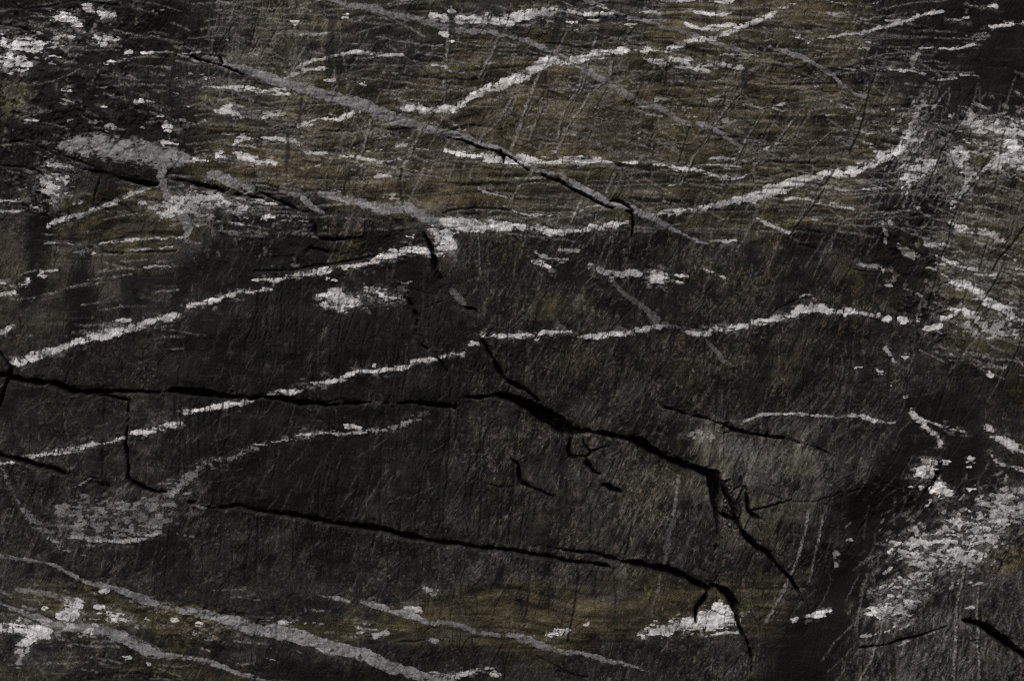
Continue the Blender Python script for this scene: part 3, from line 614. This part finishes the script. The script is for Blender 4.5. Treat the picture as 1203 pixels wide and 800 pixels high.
crack('222,590,2 240,594,3 267,596,4 277,593,5 290,596,3 305,600,4 330,604,6 355,607,7 380,612,7 405,617,7 435,620,6 460,624,7 485,630,8 515,636,7 540,639,6 570,644,6 600,647,5 622,650,7 645,653,6 667,658,5 687,660,5 705,662,4 720,667,2', label='long narrow crack slanting gently down')
crack('618,641,2 650,644,3 675,647,3 697,649,4 715,654,5 735,659,7 750,661,10 765,666,9 785,669,11 800,675,10 815,684,9 831,691,6', label='crack that widens towards the bright quartz lens')
crack('831,690,6 825,702,8 817,712,5 816,730,4 815,746,2'); crack('834,687,5 845,690,7 857,699,10 862,710,10 865,725,8 869,740,4 877,752,3 882,770,3 881,787,2', label='hooked crack cutting the bright quartz lens')
crack('548,465,3 567,466,6 585,464,9 595,468,11 602,470,12 615,475,16 632,485,22 650,496,23 665,505,18 682,507,11 700,510,9 717,512,8 730,514,9 745,517,11 760,526,12 780,537,12 800,546,12 820,552,12 835,557,13 844,562,11', label='wide gaping main crack')
crack('567,400,3 577,417,4 587,437,4 595,447,3 605,452,4 618,459,5 632,470,4')
crack('839,560,18 838,575,17 840,590,13 842,603,10 842,616,5 842,634,2 838,664,1.5', label='black notch at the end of the main crack')
crack('846,566,9 855,583,7 862,596,6 866,612,7 876,627,7 888,641,8 902,650,7 915,664,6 930,681,5 940,696,4 946,708,3', label='tail of the main crack running down past the notch')
crack('876,578,3 879,590,7 880,600,6 888,607,5 901,612,2'); crack('842,603,5 852,606,5 866,612,5', part=False)
for k in range(22):                            # net of small pebbly cells beside the notch
    f = k / 21; x, y = 850 + 13 * f + rng.normal(0, 4.5), 570 + 42 * f + rng.normal(0, 5); q = rng.uniform(2.2, 4.6)
    hair(' '.join('%g,%g' % (x + q * .8 * math.cos(a), y + q * math.sin(a)) for a in np.linspace(0, 6.283, 7)), 1.2, dark=.95, dep=3, warp=.5)
    PALE_DOT = line_sd([(x, y - 1, q * .9), (x, y + 1, q * .8)], .5)
    PALE[PALE_DOT[0]] = np.maximum(PALE[PALE_DOT[0]], sstep(1, -1, PALE_DOT[1]) * .45)
for q in ('862,575 872,570 878,576', '870,560 872,575 868,590', '846,566 858,563', '866,590 872,600 868,612', '880,600 900,596 930,585'):
    hair(q, 1.6, dark=.9, dep=3)
S_, sd_ = poly_sd([(828, 552), (846, 559), (850, 572), (848, 588), (844, 604), (843, 622), (840, 606), (835, 590), (831, 572)], .8, 8)
DEP[S_] = np.maximum(DEP[S_], sstep(.7, -1, sd_) * (6 + np.minimum(np.clip(-sd_, 0, None) * 7, 40))); DARK[S_] = np.maximum(DARK[S_], sstep(.9, -.4, sd_) * .55)
claim(S_, sd_, 'fissure', 'black wedge shaped hole where the main crack turns down', lim=.3, prio=1)
crack('671,513,4 669,535,3 687,537,3 691,547,5 700,555,4 706,556,2'); crack('684,512,2 686,522,2.5 694,531,3 687,538,2', part=False); crack('694,531,2 710,526,2 717,528,1', part=False)
crack('707,568,4 715,572,7 728,576,2'); crack('600,538,3 610,547,4 611,565,3 620,571,4 635,577,2 650,584,2', part=False)
crack('781,479,1.5 800,484,2 817,489,2.6 835,494,2.6 850,498,3 865,505,4.5 882,510,4.5 900,512,3 925,517,2 950,523,1.4 980,535,1', label='thin crack in the pale scratched rock')
hair('850,502 855,497 862,500 860,507 852,508', 1.6, dark=.9, dep=3)
crack('1133,729,4 1146,732,9 1161,740,11 1176,750,12 1189,760,12 1204,770,11', label='black crack at the foot of the scratched grey rock')
crack('1011,761,1.4 1036,758,2 1056,752,3 1076,748,3 1096,741,2 1115,736,1.2')
crack('500,278,3 504,286,5 510,300,6 513,315,8 520,330,5 525,347,1.5 535,360,1.5 548,362,1.5 560,365,4 565,375,4 570,383,2.5 568,395,2', faint=.55, label='black crack below the white quartz knot')
crack('470,339,2 480,354,6 487,365,5 492,375,2 489,394,1.5', faint=.5); hair('470,337 490,343 515,347', 1.5, dark=.7, dotted=.5, dep=1); crack('512,418,2 520,428,3.5 527,438,3', faint=.6); crack('495,405,2 502,410,2', part=False)
crack('100,199,2 125,204,4 150,211,5 180,217,5 188,214,3', faint=.6, label='black ledge under the cloudy grey vein'); crack('196,212,3 215,212,4 250,221,6 275,227,5 300,232,4 318,235,2', faint=.6, label='black ledge under the grey vein stub')
crack('300,224,2 330,237,4 350,247,4 370,254,4', faint=.6); crack('369,256,3 370,272,5 377,281,4 400,281,3 425,280,2', faint=.6, label='curved ledge shadow round a brown chip, carved and painted dark')  # the curved one is a ledge shadow, drawn by groove and dark colour
hair('300,319 340,317 390,311 435,302', 2.2, dark=.85, dep=2); crack('365,292,3 385,295,3', part=False)
crack('520,159,1.4 545,166,2 575,177,2 600,186,2 622,200,2', part=False); crack('637,206,2.2 660,215,2.4 682,228,3 705,240,2.2 720,245,3', label='dark joint along the underside of the grey vein')
crack('717,236,2 728,236,5 738,243,4 744,249,4', part=False); crack('735,249,2 743,252,4 744,265,4 742,278,1.5'); crack('588,178,2 592,186,4 592,192,2', part=False)
crack('224,63,3 236,69,3 260,76,2 290,87,2', part=False); crack('255,65,4 258,72,4', part=False)
crack('1098,575,2 1104,564,4 1110,545,4', faint=.7); crack('1090,580,2 1098,570,3 1105,555,3', part=False)
hair('1155,492 1145,497 1140,508', 5, dark=.6); hair('146,332 150,356', 12, dark=.8); hair('150,360 190,362', 5, dark=.8); hair('160,336 195,326', 6, dark=.5); crack('740,330,0.6 742,332,0.6', part=False)
hair('905,370 940,352 975,358', 1.3, dark=.7, dotted=.5, dep=1); hair('1005,317 1020,318 1035,321', 1.6, dark=.7, dep=1.2)

# ------------------------------------------------------------------ relief (mm towards the viewer)
relief = (wide - .5) * 14 + (mid - .5) * 2.2 + (fbm(X / 5, Y / 4.4, 51, 3, .6) - .5) * .55
relief += BED * (lam2 - .5) * 2.5 + HAT * (hat - .5) * .4 - shat * sstep(.48, .66, sh1) * 1.4
relief += RAISE * (.25 + (fbm(X / 5, Y / 5, 52, 2) - .5) * 1.0)
relief -= net * .45
relief += (fbm(X / 260, Y / 200, 53, 2) - .5) * 30
DEP = DEP * (.85 + .3 * fbm(X / 12, Y / 12, 54, 2))
def step(s, h, reach):                         # the lower side of a long crack stands a little proud
    P = np.array([p[:2] for p in pts(s, 0)]); yc = np.interp(X, P[:, 0], P[:, 1])
    endf = sstep(P[0, 0] - 20, P[0, 0] + 30, X) * sstep(P[-1, 0] + 20, P[-1, 0] - 30, X)
    d = WY - yc; global relief
    relief += h * endf * np.where(d > 0, np.exp(-np.abs(d) / reach), -.6 * np.exp(-np.abs(d) / reach))
step('8,443 50,450 110,462 190,461 237,461 300,468 365,474 430,473 533,478', 4.0, 26)
step('222,590 305,600 405,617 515,636 600,647 705,662', 4.0, 24)
step('567,466 602,470 650,496 682,507 730,514 780,537 844,562', 5.0, 30)
step('697,649 750,661 785,669 831,691', 4.0, 22); step('0,535 50,549 126,573', 3.5, 18); step('1133,729 1161,740 1204,770', 4, 25)
relief -= DEP
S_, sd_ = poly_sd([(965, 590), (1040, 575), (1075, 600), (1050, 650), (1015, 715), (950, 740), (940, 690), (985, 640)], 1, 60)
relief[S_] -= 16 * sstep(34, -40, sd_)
QW *= 1 - .9 * sstep(1.5, 6, DEP); QG *= 1 - .9 * sstep(2.5, 6, DEP); PALE *= 1 - sstep(1.0, 4, DEP)

px = (X - W / 2) * MM; pz = CZ + (H / 2 - Y) * MM; py = -relief * MM
pos = np.stack([px, py, pz], -1)
# smooth normals of the whole sheet, shared by all its parts
du = np.gradient(pos, axis=1); dv = np.gradient(pos, axis=0)
nrm = np.cross(dv, du); nrm /= np.linalg.norm(nrm, axis=-1, keepdims=True) + 1e-12
if nrm[..., 1].mean() > 0: nrm = -nrm
pos = pos.reshape(-1, 3).astype(np.float32); nrm = nrm.reshape(-1, 3).astype(np.float32)
MIN = np.stack([QW, QG, BRN, TONE], -1).reshape(-1, 4).astype(np.float32)
DENS = np.stack([OW, OG, np.zeros_like(OW), np.ones_like(OW)], -1).reshape(-1, 4).astype(np.float32)
WEAR = np.stack([DARK, PALE, np.clip(HAT, 0, 1), np.clip(BED, 0, 1)], -1).reshape(-1, 4).astype(np.float32)

# ------------------------------------------------------------------ material
def rock_material():
    m = bpy.data.materials.new('veined_rock'); m.use_nodes = True
    nt = m.node_tree; N = nt.nodes; Lk = nt.links
    bsdf = N['Principled BSDF']
    def node(t, **kw):
        n = N.new(t)
        for k, v in kw.items(): setattr(n, k, v)
        return n
    def sock(n, i, v):
        if hasattr(v, 'is_linked') or isinstance(v, bpy.types.NodeSocket): Lk.new(v, n.inputs[i])
        else: n.inputs[i].default_value = v
    def math_(op, a, b=0.0, c=0.0, clamp=False):
        n = node('ShaderNodeMath', operation=op, use_clamp=clamp)
        for i, v in enumerate((a, b, c)): sock(n, i, v)
        return n.outputs[0]
    def maprange(v, a, b, c=0.0, d=1.0, smooth=True):
        n = node('ShaderNodeMapRange', interpolation_type='SMOOTHSTEP' if smooth else 'LINEAR')
        for i, k in enumerate((v, a, b, c, d)): sock(n, i, k)
        return n.outputs[0]
    def mix(f, a, b, bt='MIX'):
        n = node('ShaderNodeMix', data_type='RGBA', blend_type=bt)
        for i, v in ((0, f), (6, a), (7, b)):
            if isinstance(v, bpy.types.NodeSocket): Lk.new(v, n.inputs[i])
            else: n.inputs[i].default_value = v
        return n.outputs[2]
    geo = node('ShaderNodeNewGeometry'); P = geo.outputs['Position']
    dist = node('ShaderNodeTexNoise'); Lk.new(P, dist.inputs['Vector']); dist.inputs['Scale'].default_value = 120
    dv_ = node('ShaderNodeVectorMath', operation='SCALE'); Lk.new(dist.outputs['Color'], dv_.inputs[0]); dv_.inputs['Scale'].default_value = .012
    PD = node('ShaderNodeVectorMath', operation='ADD'); Lk.new(P, PD.inputs[0]); Lk.new(dv_.outputs[0], PD.inputs[1]); PD = PD.outputs[0]
    def noise(scale, detail=3, rough=.6):
        n = node('ShaderNodeTexNoise'); Lk.new(P, n.inputs['Vector'])
        n.inputs['Scale'].default_value = scale; n.inputs['Detail'].default_value = detail; n.inputs['Roughness'].default_value = rough
        return n.outputs[0]
    a1 = node('ShaderNodeAttribute', attribute_name='mineral'); s1 = node('ShaderNodeSeparateColor'); Lk.new(a1.outputs['Color'], s1.inputs[0])
    a2 = node('ShaderNodeAttribute', attribute_name='wear'); s2 = node('ShaderNodeSeparateColor'); Lk.new(a2.outputs['Color'], s2.inputs[0])
    a3 = node('ShaderNodeAttribute', attribute_name='quartz_strength'); s3 = node('ShaderNodeSeparateColor'); Lk.new(a3.outputs['Color'], s3.inputs[0])
    qw, qg, br, tone = s1.outputs[0], s1.outputs[1], s1.outputs[2], a1.outputs['Alpha']
    dk, pl = s2.outputs[0], s2.outputs[1]
    fine = noise(420, 3, .7); grain = noise(900, 2, .6); mid_ = noise(90, 4, .6)
    # rock: neutral charcoal to olive brown, scaled by the bed's own tone
    hue = mix(br, (.985, 1.0, .98, 1), (1.19, 1.0, .56, 1))
    warm = mix(maprange(mid_, .5, .75, 0, .5), hue, (1.05, .94, .80, 1))
    gfac = maprange(grain, .3, .7, .35, 1.7, False)
    rock = mix(1.0, warm, math_('MULTIPLY', tone, gfac), 'MULTIPLY')
    # fine scratches on the slanting grain, fine laminae in the beds (dark and pale)
    def lines(angle, along, across, thick, cover, off):
        vr = node('ShaderNodeVectorRotate', rotation_type='Y_AXIS'); Lk.new(P, vr.inputs['Vector']); vr.inputs['Angle'].default_value = math.radians(angle)
        vm = node('ShaderNodeVectorMath', operation='MULTIPLY'); Lk.new(vr.outputs[0], vm.inputs[0]); vm.inputs[1].default_value = (along, 30, across)
        va = node('ShaderNodeVectorMath', operation='ADD'); Lk.new(vm.outputs[0], va.inputs[0]); va.inputs[1].default_value = (off, off * 2.3, off * .7)
        n = node('ShaderNodeTexNoise'); Lk.new(va.outputs[0], n.inputs['Vector']); n.inputs['Scale'].default_value = 1.0; n.inputs['Detail'].default_value = 2.0; n.inputs['Distortion'].default_value = .25
        d = math_('ABSOLUTE', math_('SUBTRACT', n.outputs[0], .5))
        n2 = node('ShaderNodeTexNoise'); Lk.new(P, n2.inputs['Vector']); n2.inputs['Scale'].default_value = 34 + off; n2.inputs['Detail'].default_value = 3
        return math_('MULTIPLY', maprange(d, thick, 0.0), math_('MULTIPLY', maprange(n2.outputs[0], cover, cover + .14), maprange(noise(7 + off * .37, 2, .5), .44, .6)))
    hatf, bedf = s2.outputs[2], a2.outputs['Alpha']
    pale_l = math_('MAXIMUM', math_('MAXIMUM', lines(62, 11, 230, .032, .48, 3), lines(46, 13, 240, .028, .54, 7)), math_('MAXIMUM', math_('MAXIMUM', lines(80, 9, 210, .028, .50, 11), lines(28, 12, 230, .024, .55, 37)), math_('MAXIMUM', lines(118, 13, 220, .026, .54, 15), lines(98, 10, 220, .026, .53, 41))))
    pale_b = lines(-2, 9, 220, .03, .50, 19)
    dark_l = math_('MAXIMUM', lines(66, 12, 90, .03, .46, 23), lines(88, 12, 80, .02, .50, 27))
    dark_b = lines(-3, 5, 60, .018, .46, 31)
    lp = math_('MAXIMUM', math_('MULTIPLY', pale_l, math_('MULTIPLY', hatf, .9)), math_('MULTIPLY', pale_b, math_('MULTIPLY', bedf, .38)))
    ld = math_('MAXIMUM', math_('MULTIPLY', dark_l, .75), math_('MULTIPLY', dark_b, math_('MULTIPLY', bedf, .8)))
    rock = mix(math_('MULTIPLY', lp, maprange(tone, .004, .03)), rock, mix(br, (.165, .158, .15, 1), (.19, .165, .112, 1)))
    rock = mix(ld, rock, (.012, .0118, .011, 1))
    # pale scratches
    pf = math_('MULTIPLY', pl, maprange(fine, .35, .6), clamp=True)
    c = mix(pf, rock, (.40, .385, .355, 1))
    # dark seams and crack walls
    df = math_('MULTIPLY', dk, maprange(fine, .25, .6, .7, 1.0), clamp=True)
    def fibre(angle, along, across, off):
        vr = node('ShaderNodeVectorRotate', rotation_type='Y_AXIS'); Lk.new(P, vr.inputs['Vector']); vr.inputs['Angle'].default_value = math.radians(angle)
        vm = node('ShaderNodeVectorMath', operation='MULTIPLY'); Lk.new(vr.outputs[0], vm.inputs[0]); vm.inputs[1].default_value = (along, 200, across)
        n = node('ShaderNodeTexNoise'); Lk.new(vm.outputs[0], n.inputs['Vector']); n.inputs['Scale'].default_value = 1.0; n.inputs['Detail'].default_value = 4.0; n.inputs['Roughness'].default_value = .65
        return math_('SUBTRACT', n.outputs[0], .5)
    fib = math_('ADD', math_('MULTIPLY', fibre(-6, 80, 420, 0), 1.15), math_('ADD', math_('MULTIPLY', fibre(70, 120, 300, 1), .4), math_('MULTIPLY', math_('SUBTRACT', fine, .5), .35)))
    # grey quartz
    gm = math_('MULTIPLY', maprange(math_('ADD', qg, math_('MULTIPLY', fib, .75)), .26, .62), math_('MULTIPLY', s3.outputs[1], maprange(fine, .3, .65, .7, 1.1), clamp=True), clamp=True)
    gcol = mix(maprange(mid_, .3, .7), (.13, .127, .13, 1), (.33, .325, .325, 1))
    gcol = mix(maprange(noise(230, 4, .7), .42, .62, 0, .75), gcol, (.33, .322, .318, 1))
    gcol = mix(maprange(noise(150, 3, .6), .60, .70, 0, .6), gcol, (.08, .078, .075, 1))
    gcol = mix(1.0, gcol, maprange(fib, -.35, .35, .62, 1.3, False), 'MULTIPLY')
    c = mix(gm, c, gcol)
    # white quartz: blocky grains with thin dirty joints
    vor = node('ShaderNodeTexVoronoi', feature='F1'); Lk.new(PD, vor.inputs['Vector']); vor.inputs['Scale'].default_value = 130
    ved = node('ShaderNodeTexVoronoi', feature='DISTANCE_TO_EDGE'); Lk.new(PD, ved.inputs['Vector']); ved.inputs['Scale'].default_value = 130
    vs_ = node('ShaderNodeSeparateColor'); Lk.new(vor.outputs['Color'], vs_.inputs[0])
    qm = math_('MULTIPLY', maprange(math_('ADD', qw, fib), .34, .60), math_('MULTIPLY', s3.outputs[0], maprange(fine, .3, .6, .75, 1.1), clamp=True), clamp=True)
    qcol = mix(vs_.outputs[0], (.50, .495, .48, 1), (.84, .83, .805, 1))
    qcol = mix(maprange(mid_, .52, .72, 0, .55), qcol, (.42, .37, .29, 1))
    joint = maprange(ved.outputs['Distance'], .0, .09, maprange(fine, .4, .6, .6, 1.0), 1.0)
    qcol = mix(1.0, qcol, math_('MULTIPLY', joint, maprange(grain, .25, .7, .85, 1.15, False)), 'MULTIPLY')
    qcol = mix(1.0, qcol, maprange(math_('ADD', qw, math_('MULTIPLY', fib, .5)), .35, 1.0, .62, 1.18, False), 'MULTIPLY')
    c = mix(qm, c, qcol)
    c = mix(df, c, (.012, .013, .013, 1))
    Lk.new(c, bsdf.inputs['Base Color'])
    Lk.new(maprange(qm, 0, 1, .82, .6, False), bsdf.inputs['Roughness'])
    bsdf.inputs['Specular IOR Level'].default_value = .15
    b = node('ShaderNodeBump'); b.inputs['Strength'].default_value = .55; b.inputs['Distance'].default_value = .0008
    Lk.new(math_('ADD', fine, math_('MULTIPLY', grain, .5)), b.inputs['Height']); Lk.new(b.outputs[0], bsdf.inputs['Normal'])
    return m
MAT = rock_material()

# ------------------------------------------------------------------ cut the sheet into its parts
root = bpy.data.objects.new('rock_outcrop', None); sc.collection.objects.link(root)
root['label'] = 'dark brown and black rock face laced with white and grey quartz veins and open cracks'
root['category'] = 'rock'
ii = np.arange(NX * NY, dtype=np.int32).reshape(NY, NX)
quads = np.stack([ii[1:, :-1], ii[1:, 1:], ii[:-1, 1:], ii[:-1, :-1]], -1).reshape(-1, 4)
own = OWN[:-1, :-1]                            # a face goes with its first corner
o4 = np.stack([OWN[1:, :-1], OWN[1:, 1:], OWN[:-1, 1:], OWN[:-1, :-1]], -1)
face_own = np.where((o4[..., 0] == o4[..., 1]) | (o4[..., 0] == o4[..., 2]), o4[..., 0], o4[..., 3]).reshape(-1)
face_reg = REG[:-1, :-1].reshape(-1)
beds = ['black_rock_bed', 'streaked_rock_bed', 'brown_rock_bed', 'shattered_rock_bed', 'dark_rock_bed', 'mottled_rock_bed', 'scratched_rock_bed', 'hatched_rock_bed', 'banded_rock_bed', 'hollow_rock_bed']
bed_label = {2: 'broad olive brown bed with fine level layers', 3: 'black shattered rock with white flecks', 4: 'near black rock crossed by thin bright veins', 6: 'charcoal rock covered in slanting scratches', 8: 'thin brown layered band', 9: 'hollow beside speckled quartz with its shade painted black'}
def build(name, faces, label=None):
    f = quads[faces]; u, inv = np.unique(f, return_inverse=True); inv = inv.reshape(-1).astype(np.int32)
    me = bpy.data.meshes.new(name)
    me.vertices.add(len(u)); me.vertices.foreach_set('co', pos[u].ravel())
    me.loops.add(len(inv)); me.loops.foreach_set('vertex_index', inv)
    me.polygons.add(len(f)); me.polygons.foreach_set('loop_start', np.arange(0, len(inv), 4, dtype=np.int32))
    me.update(calc_edges=True)
    me.polygons.foreach_set('use_smooth', np.ones(len(f), bool))
    for nm, arr in (('mineral', MIN), ('wear', WEAR), ('quartz_strength', DENS)):
        at = me.attributes.new(nm, 'FLOAT_COLOR', 'POINT'); at.data.foreach_set('color', arr[u].ravel())
    me.materials.append(MAT)
    me.normals_split_custom_set_from_vertices(nrm[u])
    o = bpy.data.objects.new(name, me); sc.collection.objects.link(o); o.parent = root
    if label: o['label'] = label
    return o
FY, FX = NY - 1, NX - 1
fo = face_own.reshape(FY, FX).copy(); newparts = list(parts)
for k in range(1, len(parts) + 1):             # pieces that do not touch become parts of their own
    rows = np.nonzero((fo == k).any(1))[0]
    if not len(rows): continue
    cols = np.nonzero((fo[rows[0]:rows[-1] + 1] == k).any(0))[0]
    Wn = np.s_[rows[0]:rows[-1] + 1, cols[0]:cols[-1] + 1]; M = fo[Wn] == k
    L = np.where(M, np.arange(1, M.size + 1).reshape(M.shape), 0); BIG = M.size + 9
    while True:
        A = np.where(M, L, BIG); B = A.copy()
        for ax in (0, 1):                      # sweep the smallest label along every run, both ways
            for rev in (False, True):
                Z = np.flip(B, ax) if rev else B
                Z = Z if ax == 1 else Z.T
                Mz = (np.flip(M, ax) if rev else M); Mz = Mz if ax == 1 else Mz.T
                Z = Z.copy()
                for c in range(1, Z.shape[1]):
                    both = Mz[:, c] & Mz[:, c - 1]
                    Z[both, c] = np.minimum(Z[both, c], Z[both, c - 1])
                Z = Z if ax == 1 else Z.T
                B = np.flip(Z, ax) if rev else Z
        N_ = np.where(M, B, 0)
        if (N_ == L).all(): break
        L = N_
    ids, n_ = np.unique(L[M], return_counts=True); order_ = np.argsort(-n_)
    for q in order_[1:]:
        sel_ = L == ids[q]
        if n_[q] < 18: fo[Wn][sel_] = 0
        else:
            newparts.append((parts[k - 1][0], parts[k - 1][1])); fo[Wn][sel_] = len(newparts)
parts = newparts; face_own = fo.reshape(-1)
cnt = np.bincount(face_own, minlength=len(parts) + 1)
small = np.nonzero(cnt < 18)[0]
face_own[np.isin(face_own, small)] = 0
order = np.argsort(face_own, kind='stable'); so = face_own[order]
cuts = np.searchsorted(so, np.arange(len(parts) + 2))
for k in range(1, len(parts) + 1):
    sel = order[cuts[k]:cuts[k + 1]]
    if len(sel): build(parts[k - 1][0], sel, parts[k - 1][1])
rest = order[cuts[0]:cuts[1]]
for r in range(len(beds)):
    sel = rest[face_reg[rest] == r]
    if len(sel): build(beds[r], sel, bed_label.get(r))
# body of the outcrop behind the face
me = bpy.data.meshes.new('rock_body')
rim = np.concatenate([ii[0, :], ii[1:, -1], ii[-1, -2::-1], ii[-2:0:-1, 0]])
n = len(rim); fr = pos[rim]; bk = fr.copy(); bk[:, 1] = .6
V = np.concatenate([fr, bk]); F = [(k, (k + 1) % n, n + (k + 1) % n, n + k) for k in range(n)] + [tuple(range(2 * n - 1, n - 1, -1))]
me.from_pydata(V.tolist(), [], F); me.update()
for nm, val in (('mineral', (0, 0, .4, .05)), ('wear', (0, 0, .5, 0)), ('quartz_strength', (0, 0, 0, 1))):
    at = me.attributes.new(nm, 'FLOAT_COLOR', 'POINT'); at.data.foreach_set('color', np.tile(np.array(val, np.float32), len(V)))
me.materials.append(MAT)
ob = bpy.data.objects.new('rock_body', me); sc.collection.objects.link(ob); ob.parent = root
